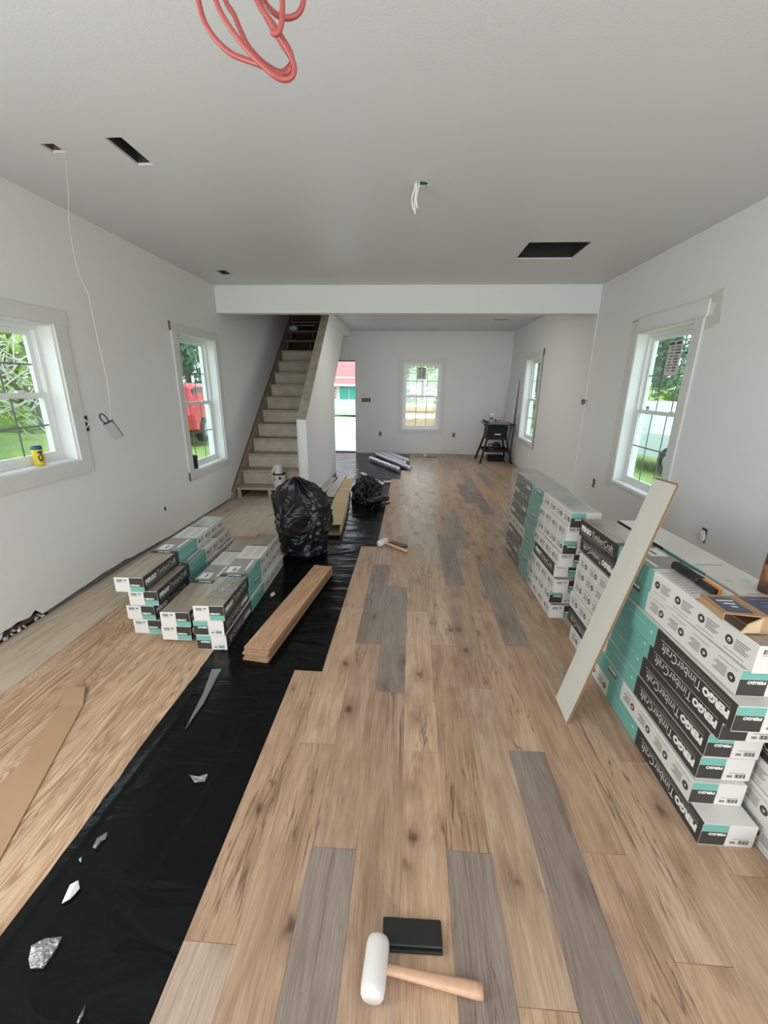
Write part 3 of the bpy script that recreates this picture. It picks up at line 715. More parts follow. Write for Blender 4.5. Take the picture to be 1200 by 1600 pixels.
# pail of joint compound with a paper roll on top
r = thing('white_pail', 'white printed pail standing on the lowest stair', 'pail', (-1.88, 5.73, Z1))
bm = bmesh.new(); lathe(bm, [(0.078, 0), (0.083, 0.01), (0.090, 0.185), (0.090, 0.19)], 28); part('body', bm, MT['cwhite'], r, smooth=True)
bm = bmesh.new(); lathe(bm, [(0.094, 0.182), (0.095, 0.196), (0.088, 0.198)], 28); part('lid', bm, MT['iron'], r, 'black rim of the lid', smooth=False)
bm = bmesh.new()
for a0, z0, hh, ww in ((-1.15, 0.14, 0.05, 0.28),):
    vs = []
    for k in range(12):
        a = a0+0.25*math.cos(2*PI*k/12); z = z0+0.024*math.sin(2*PI*k/12); vs.append(bm.verts.new((0.0915*math.cos(a), 0.0915*math.sin(a), z)))
    bm.faces.new(vs)
for z0, a0, a1 in ((0.15, -2.3, -1.9), (0.12, -2.3, -1.8), (0.10, -2.3, -1.95)):
    ring = [(a0+(a1-a0)*k/4) for k in range(5)]
    lo = [bm.verts.new((0.0905*math.cos(a), 0.0905*math.sin(a), z0)) for a in ring]; hi = [bm.verts.new((0.0908*math.cos(a), 0.0908*math.sin(a), z0+0.012)) for a in ring]
    for k in range(4): bm.faces.new([lo[k], lo[k+1], hi[k+1], hi[k]])
stuff(part('printed_logo', bm, MT['ink'], r, 'dark round logo and text lines'))
r = thing('paper_roll', 'white paper roll standing on the pail lid on the stairs', 'paper roll', (-1.885, 5.73, Z1+0.198))
bm = bmesh.new(); lathe(bm, [(0.058, 0), (0.058, 0.125), (0.022, 0.126), (0.021, 0.03)], 24); part('roll', bm, MT['cwhite'], r, smooth=False)
bm = bmesh.new(); prism(bm, [(-0.058, 0, 0.12), (-0.085, -0.02, 0.05), (-0.095, -0.03, -0.005), (-0.075, -0.05, 0.0), (-0.05, -0.035, 0.07)], (0, -0.002, 0)); part('loose_sheet', bm, MT['cwhite'], r)

# ------------------------------------------------------------------ flooring cartons
BL, BW, BH = 1.255, 0.186, 0.1
def text_mesh(body, size, offset=0.0, spacing=1.0):
    cu = bpy.data.curves.new('lettering', 'FONT'); cu.body = body; cu.size = size; cu.offset = offset; cu.space_character = spacing
    cu.resolution_u = 2; cu.extrude = 0.0
    o = bpy.data.objects.new('lettering', cu); C.objects.link(o)
    dg = bpy.context.evaluated_depsgraph_get(); dg.update()
    me = bpy.data.meshes.new_from_object(o.evaluated_get(dg)); bpy.data.objects.remove(o); bpy.data.curves.remove(cu)
    return me
def add_text(bm, body, size, mat, mi, offset=0.0, spacing=1.0, fit=None):
    """text laid in the local XY plane of matrix mat; fit = (width,height) scales it to that"""
    me = text_mesh(body, size, offset, spacing)
    xs = [v.co.x for v in me.vertices]; ys = [v.co.y for v in me.vertices]
    x0, x1, y0, y1 = min(xs), max(xs), min(ys), max(ys)
    sx = fit[0]/(x1-x0) if fit else 1; sy = fit[1]/(y1-y0) if fit and fit[1] else sx
    T = mat @ Matrix.Diagonal((sx, sy, 1, 1)) @ Matrix.Translation((-x0, -y0, 0))
    vs = [bm.verts.new(T @ v.co) for v in me.vertices]
    for p in me.polygons:
        try: f = bm.faces.new([vs[i] for i in p.vertices]); f.material_index = mi
        except ValueError: pass
    bpy.data.meshes.remove(me)
def rect(bm, mat, x0, y0, x1, y1, mi):
    f = bm.faces.new([bm.verts.new(mat @ Vector(q)) for q in ((x0, y0, 0), (x1, y0, 0), (x1, y1, 0), (x0, y1, 0))]); f.material_index = mi
def disc(bm, mat, x, y, rr, mi, n=14, r2=None):
    f = bm.faces.new([bm.verts.new(mat @ Vector((x+rr*math.cos(2*PI*k/n), y+rr*math.sin(2*PI*k/n), 0))) for k in range(n)]); f.material_index = mi

YA, YT = 0.435, 0.725       # black | teal | white boundaries from the dark end
# body: chamfered tube cut into zones
def carton_body():
    bm = bmesh.new(); c = 0.0035; h = BW/2
    ring = [(-h+c, 0), (h-c, 0), (h, c), (h, BH-c), (h-c, BH), (-h+c, BH), (-h, BH-c), (-h, c)]
    st_ = [0, YA-0.0, YT, BL]; st2 = [0, 0.39, 0.44, 0.70, 0.96, BL]
    ys = sorted(set(st_+st2)); rings = [[bm.verts.new((x, y-BL/2, z)) for x, z in ring] for y in ys]
    for k in range(len(ys)-1):
        ym = (ys[k]+ys[k+1])/2
        side = 0 if ym < YA else 1 if ym < YT else 2
        top = 3 if ym < 0.39 else 0 if ym < 0.44 else 4 if ym < 0.70 else 2 if ym < 0.96 else 3
        for i in range(8):
            f = bm.faces.new([rings[k][i], rings[k][(i+1) % 8], rings[k+1][(i+1) % 8], rings[k+1][i]])
            f.material_index = {0: 2, 4: top}.get(i, side)
    bm.faces.new(rings[0]).material_index = 2; bm.faces.new(rings[-1]).material_index = 2
    bmesh.ops.recalc_face_normals(bm, faces=bm.faces)
    return bm
def carton_print():
    bm = bmesh.new(); e = 0.0006; h = BW/2+e
    # mi: 0 white ink, 1 dark ink, 2 grey ink, 3 teal, 4 black, 5 light teal, 6 picture
    A = Matrix(((0, 0, 1, h), (1, 0, 0, -BL/2), (0, 1, 0, 0), (0, 0, 0, 1)))          # +x side, x runs away from the dark end
    B = Matrix(((0, 0, -1, -h), (-1, 0, 0, BL/2), (0, 1, 0, 0), (0, 0, 0, 1)))         # -x side, x runs towards the dark end
    def side(Mx, off, white0, icons):
        add_text(bm, 'PERGO', 0.05, Mx @ Matrix.Translation((off+0.02, 0.040, 0)), 0, offset=0.0035, fit=(0.125, 0.034))
        add_text(bm, 'TimberCraft', 0.05, Mx @ Matrix.Translation((off+0.152, 0.040, 0)), 0, offset=-0.0006, fit=(0.235, 0.038))
        rect(bm, Mx, off+0.02, 0.030, off+0.40, 0.0315, 0)
        for q in range(2): rect(bm, Mx, off+0.02, 0.0185-q*0.007, off+0.30-q*0.06, 0.0205-q*0.007, 2)
        for q in range(4):
            x = white0+icons[q]
            disc(bm, Mx, x, 0.052, 0.0165, 1); disc(bm, Mx @ Matrix.Translation((0, 0, 0.0003)), x, 0.052, 0.0075, 0, 3 + q)
            disc(bm, Mx @ Matrix.Translation((0, 0, 0.0006)), x, 0.050, 0.0035, 1, 3+q)
            for l in range(5): rect(bm, Mx, x+0.024, 0.066-l*0.008, x+0.024+0.058-0.008*(l % 3), 0.0695-l*0.008, 2)
            rect(bm, Mx, x-0.015, 0.016, x+0.07, 0.0175, 1)
    side(A, 0.0, YT, (0.035, 0.165, 0.295, 0.425))
    side(B, BL-YA+0.005, 0.0, (0.03, 0.16, 0.29, 0.42))
    # teal panel marks
    disc(bm, A, YA+0.035, 0.04, 0.008, 5); disc(bm, B, BL-YA-0.035, 0.05, 0.008, 5)
    rect(bm, A, YA+0.08, 0.03, YA+0.22, 0.033, 5); rect(bm, B, BL-YT+0.06, 0.018, BL-YT+0.15, 0.042, 1); rect(bm, B @ Matrix.Translation((0, 0, 0.0003)), BL-YT+0.065, 0.018, BL-YT+0.145, 0.030, 0)
    # ends: white with bar code, black block with the name, teal strip
    for F, dark in ((Matrix(((1, 0, 0, -BW/2), (0, 0, -1, -BL/2-e), (0, 1, 0, 0), (0, 0, 0, 1))), True), (Matrix(((-1, 0, 0, BW/2), (0, 0, 1, BL/2+e), (0, 1, 0, 0), (0, 0, 0, 1))), False)):
        x0 = BW*0.52; F2 = F @ Matrix.Translation((0, 0, 0.0004))
        rect(bm, F, x0, 0.036, BW-0.001, BH-0.003, 4); rect(bm, F, x0, 0.003, BW-0.001, 0.036, 3)
        add_text(bm, 'PERGO', 0.03, F2 @ Matrix.Translation((x0+0.006, 0.040, 0)), 0, offset=0.0015, fit=(0.058, 0.0125))
        for q in range(9): rect(bm, F2, 0.018+q*0.0042, BH-0.030, 0.018+q*0.0042+(0.0016 if q % 3 else 0.003), BH-0.013, 1)
        rect(bm, F2, 0.018, BH-0.036, 0.075, BH-0.0345, 2); rect(bm, F2, 0.062, BH-0.024, 0.080, BH-0.014, 2)
    # top
    T = Matrix(((-1, 0, 0, BW/2), (0, -1, 0, -BL/2), (0, 0, 1, BH+e), (0, 0, 0, 1)))
    add_text(bm, 'PERGO', 0.03, T @ Matrix.Translation((0.045, -0.425, 0)), 0, offset=0.002, fit=(0.09, 0.018))
    rect(bm, T, 0.085, -0.56, 0.165, -0.46, 0)
    rect(bm, T @ Matrix.Translation((0, 0, 0.0003)), 0.11, -0.54, 0.125, -0.48, 2)
    rect(bm, T, 0.10, -0.665, 0.16, -0.59, 6)
    rect(bm, T, 0.03, -0.68, 0.045, -0.50, 0)
    for col_ in range(2):
        for l in range(9):
            rect(bm, T, 0.02+col_*0.08, -0.92+l*0.022, 0.02+col_*0.08+0.055-0.01*(l % 2), -0.916+l*0.022, 2)
    rect(bm, T, 0.02, -0.985, 0.15, -0.972, 1)
    # underside panel
    U = Matrix(((1, 0, 0, -BW/2), (0, -1, 0, BL/2), (0, 0, -1, -e), (0, 0, 0, 1)))
    for l in range(10):
        rect(bm, U, 0.03, 0.15+l*0.022, 0.09+0.01*(l % 3), 0.154+l*0.022, 2); rect(bm, U, 0.11, 0.20+l*0.022, 0.16, 0.204+l*0.022, 2)
    disc(bm, U, 0.12, 0.47, 0.016, 5); disc(bm, U, 0.05, 0.47, 0.012, 5)
    rect(bm, U, 0.02, 0.62, 0.14, 0.625, 2)
    return bm
proto_body = carton_body(); proto_print = carton_print()
tmp = bm_obj('body', proto_body, [MT['black'], MT['teal'], MT['cwhite'], MT['photowood'], MT['grey']]); ME_BODY = tmp.data; bpy.data.objects.remove(tmp)
tmp = bm_obj('printed_label', proto_print, [MT['whiteink'], MT['ink'], MT['inkgrey'], MT['teal'], MT['black'], MT['tealink'], MT['photowood']]); ME_PRINT = tmp.data; bpy.data.objects.remove(tmp)

def carton(x, yfront, z, flip, roll, label, group, yaw=0.0):
    """x = centre line, yfront = y of the near end, z = underside"""
    r = thing('flooring_carton', label, 'carton', (x-math.sin(yaw)*BL/2, yfront+BL/2, z), (0, 0, yaw + (PI if flip else 0)), group)
    for nm, me in (('body', ME_BODY), ('printed_label', ME_PRINT)):
        o = bpy.data.objects.new(nm, me); C.objects.link(o); o.parent = r
        if roll: o.location = (0, 0, BH); o.rotation_euler = (0, PI, 0)
        if nm == 'printed_label': stuff(o)
    return r
ORD = ['lowest', 'second up', 'third up', 'fourth up', 'fifth up', 'sixth up', 'seventh up', 'topmost']
def side_words(flip, roll):
    return ('white' if flip else 'black') + ' end nearest' + (', upside down' if roll else '')
g = 'flooring cartons in the near right stack'
near = [(1.072, 1.126, 0, 1, 0.0), (1.062, 1.20, 1, 1, .01), (1.075, 1.215, 0, 1, .0), (1.080, 1.215, 0, 1, .005), (1.088, 1.19, 0, 1, -.012), (1.058, 1.125, 0, 1, -.004), (1.078, 1.17, 1, 1, -.01), (1.090, 1.155, 1, 0, -.04)]
for i, (x, y, f, rl, yw) in enumerate(near):
    carton(x+BW/2-0.0, y, i*0.1014, f, rl, f'{ORD[i]} carton of the near right stack, {side_words(f, rl)}', g, -yw)
g = 'flooring cartons in the stack behind the near right one'
sec = [(1.275, 1.05, 1, 0), (1.272, 1.12, 1, 1), (1.278, 1.16, 1, 0), (1.285, 1.10, 0, 0), (1.287, 1.12, 1, 0), (1.283, 1.13, 0, 1), (1.283, 1.12, 1, 1), (1.287, 1.15, 1, 1)]
for i, (x, y, f, rl) in enumerate(sec):
    carton(x+BW/2+0.006, y, i*0.1014, f, rl, f'{ORD[i]} carton of the stack between near right stack and wall', g, 0.035 if i == 7 else 0.008)
g = 'flooring cartons in the far right stack'
far = [(1.02, 2.63, 1, 0), (1.015, 2.66, 1, 1), (1.02, 2.62, 1, 0), (1.02, 2.66, 0, 0), (1.018, 2.60, 1, 0), (1.025, 2.58, 1, 1), (1.025, 2.56, 1, 0), (1.028, 2.53, 1, 1)]
for i, (x, y, f, rl) in enumerate(far):
    carton(x+BW/2, y, i*0.1014, f, rl, f'{ORD[i]} flooring carton of the far right stack under shrink wrap', g, 0.02)
g = 'flooring cartons stacked at the left wall'
for i, (x, y) in enumerate(((-1.765, 2.235), (-1.795, 2.235), (-1.765, 2.24), (-1.832, 2.225))):
    carton(x+BW/2, y, -0.011+i*0.1014, 0, 0, f'{["lowest", "second up", "third up", "topmost"][i]} carton of the four piled nearest the left wall', g, 0.01 if i < 2 else 0.055 if i == 2 else 0.035)
for i, (x, y) in enumerate(((-1.525, 2.155), (-1.515, 2.15))):
    carton(x+BW/2, y, 0.006+i*0.1014, 0, 0, f'{["lower", "upper"][i]} carton of the middle pair in the left pile', g, 0.015+0.02*i)
for i, (x, y, rl) in enumerate(((-1.272, 2.10, 1), (-1.280, 2.10, 1), (-1.268, 2.10, 0))):
    carton(x+BW/2, y, -0.011+i*0.1014, 0, rl, f'{["lowest", "middle", "topmost"][i]} carton of the three beside the black film', g, 0.025+0.012*i)

# shrink wrap over the far stack
def wrap_shell(x0, x1, y0, y1, z0, z1, label, amp=0.004, nearopen=True):
    bm = bmesh.new(); loop = [(x0, z0), (x0, z1), (x1, z1), (x1, z0)]; pts = []
    for (a, b), (c, d) in zip(loop, loop[1:]):
        n = max(4, int(math.hypot(c-a, d-b)/0.022))
        for k in range(n): pts.append((a+(c-a)*k/n, b+(d-b)*k/n))
    pts.append(loop[-1]); cx, cz = (x0+x1)/2, (z0+z1)/2
    nyy = int((y1-y0)/0.025); rs = []
    for j in range(nyy+1):
        y = y0+(y1-y0)*j/nyy; row = []
        for (x, z) in pts:
            nz = noise.noise(Vector((x*14, y*9+z*10, z*22)))
            d = amp*(nz+0.6); dx = (x-cx)/abs(x1-cx); dz = (z-cz)/abs(z1-cz) if z > cz else 0
            row.append(bm.verts.new((x+dx*d, y, z+dz*d)))
        rs.append(row)
    for a, b in zip(rs, rs[1:]):
        for i in range(len(pts)-1): bm.faces.new([a[i], a[i+1], b[i+1], b[i]])
    last = rs[-1]; m_ = len(last)
    c = bm.verts.new((cx, y1+0.004, cz))
    for i in range(m_-1): bm.faces.new([last[i], last[i+1], c])
    return tag(bm_obj('shrink_wrap', bm, MT['wrap'], None, True), label, 'plastic wrap')
wrap_shell(0.990, 1.205, 3.02, 3.93, 0.006, 0.818, 'crinkled clear shrink wrap round the far end of the far right stack', 0.006)
def wrap_patch(x0, x1, y0, y1, z, label, yaw=0.0, amp=0.003):
    bm = bmesh.new(); n, m_ = 14, int((y1-y0)/0.02); rs = []
    for j in range(m_+1):
        rs.append([bm.verts.new((x0+(x1-x0)*i/n, y0+(y1-y0)*j/m_, z+0.0012+amp*max(0, noise.noise(Vector((i*0.35, j*0.25, z*9)))+0.3))) for i in range(n+1)])
    for a, b in zip(rs, rs[1:]):
        for i in range(n): bm.faces.new([a[i], a[i+1], b[i+1], b[i]])
    o = tag(bm_obj('shrink_wrap', bm, MT['wrap'], None, True), label, 'plastic wrap'); return o
wrap_patch(1.045, 1.215, 2.56, 3.0, 0.8136, 'clear shrink wrap on top of the far right stack')
wrap_patch(-1.235, -1.085, 2.18, 2.62, 0.2930, 'glinting clear wrap on the carton beside the black film', amp=0.004)

# laminate plank leaning on the near stack, back side out
def bar_from(p_bl, p_br, p_tr, p_tl, th, name, label, cat):
    p_bl, p_br, p_tr, p_tl = map(Vector, (p_bl, p_br, p_tr, p_tl))
    n = (p_br-p_bl).cross(p_tl-p_bl).normalized()
    r = thing(name, label, cat, p_br)
    def loc(p): return Vector(p)-p_br
    bm = bmesh.new(); 
    q = [loc(p) for p in (p_bl, p_br, p_tr, p_tl)]
    cc = sum(q, Vector())/4
    fr = [x+(cc-x)*0.0 for x in q]
    a = [bm.verts.new(x) for x in fr]; b = [bm.verts.new(x-n*th) for x in fr]
    bm.faces.new(a).material_index = 0; bm.faces.new(list(reversed(b))).material_index = 1
    for i in range(4): bm.faces.new([a[i], b[i], b[(i+1) % 4], a[(i+1) % 4]]).material_index = 2
    bmesh.ops.recalc_face_normals(bm, faces=bm.faces)
    part('board', bm, [MT['plankback'], MT['plank'], MT['plankedge']], r)
    # milled tongue along the right edge and top end
    bm = bmesh.new()
    wd = (q[1]-q[0]).normalized(); up_ = (q[3]-q[0]).normalized()
    t0, t1 = q[1], q[2]
    prism(bm, [t0-n*th*0.35, t1-n*th*0.35, t1-n*th*0.35+wd*0.006, t0-n*th*0.35+wd*0.006], -n*th*0.35)
    part('tongue', bm, MT['plankedge'], r)
    bm = bmesh.new(); prism(bm, [q[3]-n*th*0.35, q[2]-n*th*0.35, q[2]-n*th*0.35+up_*0.008, q[3]-n*th*0.35+up_*0.008], -n*th*0.35)
    part('end_tongue', bm, MT['plankedge'], r)
    return r
# corners: bottom far, bottom near, top near, top far
bl, br, tr, tl = (0.7986, 1.8145, 0.0135), (0.800, 1.657, 0.0005), (1.103, 1.722, 1.181), (1.1015, 1.880, 1.1735)
bar_from(bl, br, tr, tl, 0.011, 'leaning_plank', 'cream-backed laminate plank leaning upright against the near right cartons', 'floorboard')

# bundle of laminate planks on the film
GP = 'loose laminate planks lying on the black film'
ang = math.atan2(3.27-2.02, -0.71+0.868) - PI/2
for i in range(6):
    r = thing('loose_plank', ['lowest', 'second', 'third', 'fourth', 'fifth', 'topmost'][i] + ' plank counted from below in the slanting bundle on the black film', 'floorboard',
              (-0.872+0.004*((i*5) % 3)-0.004, 2.005+0.010*((i*7) % 3), 0.0), (0, 0, ang+0.004*((i*3) % 3-1)), GP)
    z0 = -0.009+i*0.0125
    bm = bmesh.new(); box(bm, (-0.079, 0, z0), (0.079, 1.2, z0+0.0115), 0, 0.0006)
    for f in bm.faces: f.material_index = 0 if f.normal.z > 0.9 or f.calc_center_median().z > z0+0.0112 else 1
    o = part('board', bm, [MT['plank'], MT['plankedge']], r); o.color = (0.80, 0.54, 0.365, 1)
    part('tongue', one_box((0.079, 0.004, z0+0.003), (0.084, 1.196, z0+0.0065)), MT['plankedge'], r)

# grey offcut boards behind the bag and other things on the film
def flatboard(name, pts, z, th, m, label, cat='floorboard', col=None):
    bm = bmesh.new(); c = sum((Vector((p[0], p[1], 0)) for p in pts), Vector())/len(pts)
    prism(bm, [(p[0]-c.x, p[1]-c.y, 0) for p in pts], (0, 0, th))
    o = tag(bm_obj(name, bm, m), label, cat); o.location = (c.x, c.y, z)
    if col: o.color = col
    return o
FB = lambda lst: [px('z', 0.0, u, v) for u, v in lst]
flatboard('offcut_board', [(-1.375, 6.0), (-1.26, 5.95), (-1.245, 7.0), (-1.36, 7.05)], -0.006, 0.011, MT['greyboard'], 'narrow grey offcut board against the stair wall')
flatboard('offcut_board', [(-1.235, 5.75), (-1.085, 5.72), (-1.13, 7.2), (-1.28, 7.22)], -0.006, 0.011, MT['greyboard'], 'wide grey offcut board left of the open carton')
flatboard('offcut_board', [(-1.05, 6.40), (-0.95, 6.4), (-0.97, 7.35), (-1.08, 7.35)], -0.006, 0.011, MT['plankback'], 'pale offcut board behind the open carton', )
flatboard('trim_strip', FB([(562, 740), (567, 739), (600, 756), (598, 758)]), -0.004, 0.02, MT['cwhite'], 'long white strip lying across the black film', 'strip')
flatboard('trim_strip', FB([(599, 752), (611, 752), (611, 754), (599, 754)]), -0.004, 0.015, MT['plankback'], 'short strip lying against the end of the new floor', 'strip')

# open tan carton sleeve
r = thing('open_carton', 'long opened tan carton lying on the film behind the bin bag', 'carton', (-0.81, 4.22, -0.006), (0, 0, 0.085))
bm = bmesh.new(); L_, Wc, Hc, t = 1.75, 0.165, 0.10, 0.003
secs = []
for j in range(13):
    y = L_*j/12; bul = 0.012*math.sin(PI*j/12); hh = Hc+bul*0.8-0.035*max(0, (j-9)/3); ww = Wc/2+bul-0.0
    secs.append([bm.verts.new(p) for p in ((-ww, y, 0), (ww, y, 0), (ww+0.004, y, hh*0.5), (ww, y, hh), (-ww, y, hh+0.004), (-ww-0.003, y, hh*0.5))])
for a, b in zip(secs, secs[1:]):
    for i in range(6): bm.faces.new([a[i], a[(i+1) % 6], b[(i+1) % 6], b[i]])
bmesh.ops.recalc_face_normals(bm, faces=bm.faces); bmesh.ops.solidify(bm, geom=bm.faces[:], thickness=0.003)
part('sleeve', bm, MT['cardlight'], r)
part('flap', one_box((-0.08, -0.07, 0.003), (0.075, 0.0, 0.006)), MT['card'], r)
bm = bmesh.new(); prism(bm, [(0.08, 0, 0.0), (0.08, 0, 0.095), (0.07, -0.05, 0.085), (0.07, -0.05, 0.01)], (0.003, 0, 0)); part('flap', bm, MT['cardlight'], r)
bm = bmesh.new(); prism(bm, [(-0.08, L_, 0.08), (0.08, L_, 0.08), (0.13, L_+0.2, 0.19), (-0.02, L_+0.22, 0.17)], (0, 0, 0.003)); part('flap', bm, MT['cardlight'], r)

# black bin bag
def crumple(name, c, prof, seed, label, amp=0.05, seg=110, cat='bag', sx=1.0, sy=1.0, rings=70, lean=(0, 0)):
    bm = bmesh.new(); H = prof[-1][1]; rs = []
    def rad(z):
        for (r0, z0), (r1, z1) in zip(prof, prof[1:]):
            if z0 <= z <= z1: return r0+(r1-r0)*(z-z0)/max(1e-6, z1-z0)
        return prof[-1][0]
    for j in range(rings+1):
        z = H*j/rings; r0 = rad(z); row = []
        for i in range(seg):
            a = 2*PI*i/seg; d = Vector((math.cos(a), math.sin(a), 0))
            q = Vector((d.x*1.3, d.y*1.3, z*4.0+seed))
            fold = abs(noise.noise(Vector((a*2.2 if i < seg else 0, math.sin(a)*2, z*3+seed))))
            n1 = 1-2*abs(noise.noise(q*1.5)); n2 = 1-2*abs(noise.noise(q*3.7+Vector((3, 1, 2)))); n3 = 1-2*abs(noise.noise(Vector((d.x*3, d.y*3, z*16+seed))))
            rr = r0 + amp*(0.55*n1+0.32*n2+0.2*n3-0.4)*min(1, r0/0.08)
            rr = max(rr, 0.004)
            k = (z/H)
            row.append(bm.verts.new((d.x*rr*sx+lean[0]*k*k, d.y*rr*sy+lean[1]*k*k, z+0.025*n2*(0 if j == 0 else 1)*min(1, z*8))))
        rs.append(row)
    for a, b in zip(rs, rs[1:]):
        for i in range(seg): bm.faces.new([a[i], a[(i+1) % seg], b[(i+1) % seg], b[i]])
    bm.faces.new(list(reversed(rs[0]))); bm.faces.new(rs[-1])
    r = thing(name, label, cat, c)
    o = part('bag_film', bm, MT['bag'], r, smooth=True)
    return r
bag = thing('bin_bag', 'full black bin bag standing at the foot of the stairs', 'bag', (-0.985, 3.66, -0.008))
def bag_layer(prof, amp, seed, fine, lean, seg=180, rings=120, cap=True):
    bm = bmesh.new(); z0b, H = prof[0][1], prof[-1][1]; rs = []
    for j in range(rings+1):
        z = z0b+(H-z0b)*j/rings
        for (r0, a0), (r1, a1) in zip(prof, prof[1:]):
            if a0 <= z <= a1+1e-9: r_ = r0+(r1-r0)*(z-a0)/(a1-a0); break
        row = []; k = z/0.72
        for i in range(seg):
            a = 2*PI*i/seg; d = Vector((math.cos(a), math.sin(a), 0))
            big = noise.noise(Vector((d.x*1.1, d.y*1.1, z*2.2+seed)))
            f1 = 1-2*abs(noise.noise(Vector((d.x*2.2+big, d.y*2.2, z*4.5+seed))))
            f2 = 1-2*abs(noise.noise(Vector((d.x*5+big*2, d.y*5, z*9+seed*2))))
            hz = 1-2*abs(noise.noise(Vector((d.x*2.0, d.y*2.0+big, z*26+seed))))
            rr = r_*(1+0.32*big)+amp*(0.55*(f1-0.4)+0.25*(f2-0.4)+fine*0.28*(hz-0.4))*min(1, r_/0.07)
            rr = max(rr, 0.003)
            row.append(bm.verts.new((d.x*rr+lean[0]*k*k, d.y*rr*0.85+lean[1]*k*k, max(0.0, z+amp*0.7*f1*min(1, z*6)*(1 if j else 0.6)))))
        rs.append(row)
    for a, b in zip(rs, rs[1:]):
        for i in range(seg): bm.faces.new([a[i], a[(i+1) % seg], b[(i+1) % seg], b[i]])
    if cap: bm.faces.new(list(reversed(rs[0])))
    bm.faces.new(rs[-1]); return bm
part('bag_body', bag_layer([(0.185, 0), (0.215, 0.03), (0.215, 0.15), (0.235, 0.30), (0.245, 0.40), (0.15, 0.50)], 0.045, 3.3, 1.0, (0, 0)), MT['bag'], bag, smooth=True)
part('bag_top', bag_layer([(0.275, 0.27), (0.285, 0.33), (0.272, 0.40), (0.255, 0.47), (0.235, 0.53), (0.17, 0.60), (0.10, 0.655), (0.035, 0.70), (0.012, 0.71)], 0.075, 5.9, 0.4, (-0.05, -0.03), cap=False), MT['bag'], bag, 'slack open top of the bag folded over', smooth=True)

# crumpled heap of black plastic
heap = crumple('plastic_heap', (-0.585, 5.60, -0.006), [(0.17, 0), (0.18, 0.05), (0.17, 0.12), (0.16, 0.19), (0.11, 0.26), (0.05, 0.32), (0.01, 0.35)], 8.1, 'crumpled heap of black plastic beside the open carton', 0.11, seg=120, cat='plastic sheet', sy=1.1)
bm = bmesh.new()
tube(bm, [(0.02, -0.30, 0.07), (0.12, -0.26, 0.08), (0.22, -0.20, 0.09), (0.30, -0.14, 0.08)], 0.05, 12, radii=[0.06, 0.055, 0.045, 0.035]); 
for v in bm.verts: v.co += noise.noise_vector(v.co*22)*0.02
part('rolled_tail', bm, MT['bag'], heap, smooth=True)
bm = bmesh.new(); tube(bm, smoothpts([(px('z', 0.0, u, v)+Vector((0.68, -5.55, 0.015))) for u, v in ((568, 800), (574, 792), (590, 790), (598, 788))]), 0.012, 6, radii=None); part('shred', bm, MT['bag'], heap, smooth=True)

# foil underlay rolls
for i, (a, b) in enumerate((((579, 716), (623, 733)), ((588, 709), (640, 731)), ((596, 708), (633, 724)), ((606, 708), (638, 720)))):
    A_, B_ = px('z', 0.045, *a), px('z', 0.045, *b); A_.y = min(A_.y, 9.85)
    bm = bmesh.new(); n = 26; pts = [A_.lerp(B_, k/n) for k in range(n+1)]
    tube(bm, pts, 0.05, 14, radii=[0.044+0.010*noise.noise(Vector((k*0.7, i, 0))) for k in range(n+1)])
    for v in bm.verts: v.co += noise.noise_vector(v.co*30)*0.010
    zmin = min(v.co.z for v in bm.verts)
    for v in bm.verts: v.co.z -= zmin+0.004
    o = bm_obj('foil_roll', bm, MT['foil'], None, True)
    tag(o, ['nearest of the four lilac foil rolls by the back wall', 'longest of the lilac foil rolls by the back wall', 'lilac foil roll lying between the longest and the rearmost', 'rearmost lilac foil roll against the back wall'][i], 'roll', 'foil underlay rolls on the film')

# ------------------------------------------------------------------ hand tools on the floor
def mallet(loc, rot, label, head_l=0.125, head_r=0.033, hl=0.29):
    r = thing('mallet', label, 'mallet', loc, (0, 0, rot))
    bm = bmesh.new()
    prof = [(head_r*0.80, -head_l/2), (head_r*0.93, -head_l/2+0.006), (head_r, -head_l/2+0.02), (head_r*1.0, 0), (head_r, head_l/2-0.02), (head_r*0.93, head_l/2-0.006), (head_r*0.8, head_l/2)]
    lathe(bm, prof, 28)
    bmesh.ops.rotate(bm, verts=bm.verts, cent=(0, 0, 0), matrix=Matrix.Rotation(PI/2, 3, 'X'))
    bmesh.ops.translate(bm, verts=bm.verts, vec=(0, 0, head_r))
    part('mallet_head', bm, MT['nylon'], r, 'white nylon head', smooth=True)
    bm = bmesh.new(); n = 14; rings = []
    for k in range(n+1):
        x = head_r*0.6+(hl-head_r*0.6)*k/n; t = k/n
        hw = 0.0105+0.0075*t**1.2 if t < 0.97 else 0.016; hz = 0.009+0.005*t
        zc = head_r - (head_r-0.016)*t
        rings.append([bm.verts.new((x, hw*math.copysign(abs(math.cos(a))**0.7, math.cos(a)), zc+hz*math.copysign(abs(math.sin(a))**0.7, math.sin(a)))) for a in [2*PI*q/16 for q in range(16)]])
    for a, b in zip(rings, rings[1:]):
        for q in range(16): bm.faces.new([a[q], a[(q+1) % 16], b[(q+1) % 16], b[q]])
    bm.faces.new(rings[0]); bm.faces.new(list(reversed(rings[-1]))); bmesh.ops.recalc_face_normals(bm, faces=bm.faces)
    # grain along local Y for the wood material
    o = part('handle', bm, MT['ash'], r, 'pale wooden handle', smooth=True)
    return r
mallet((-0.052, 0.706, 0.0005), -0.075, 'white-headed mallet with pale wooden handle, nearest the camera')
mallet((-0.245, 3.905, 0.0005), -0.62, 'white-headed mallet beside a brown block, halfway down the floor', hl=0.31)
mallet((0.36, 9.50, 0.0005), PI-0.1, 'far mallet lying by the back wall below the window', hl=0.24)
r = thing('tapping_block', 'black flat tapping block above the nearest mallet', 'tapping block', (0.0495, 0.795, 0.0), (0, 0, 0.02))
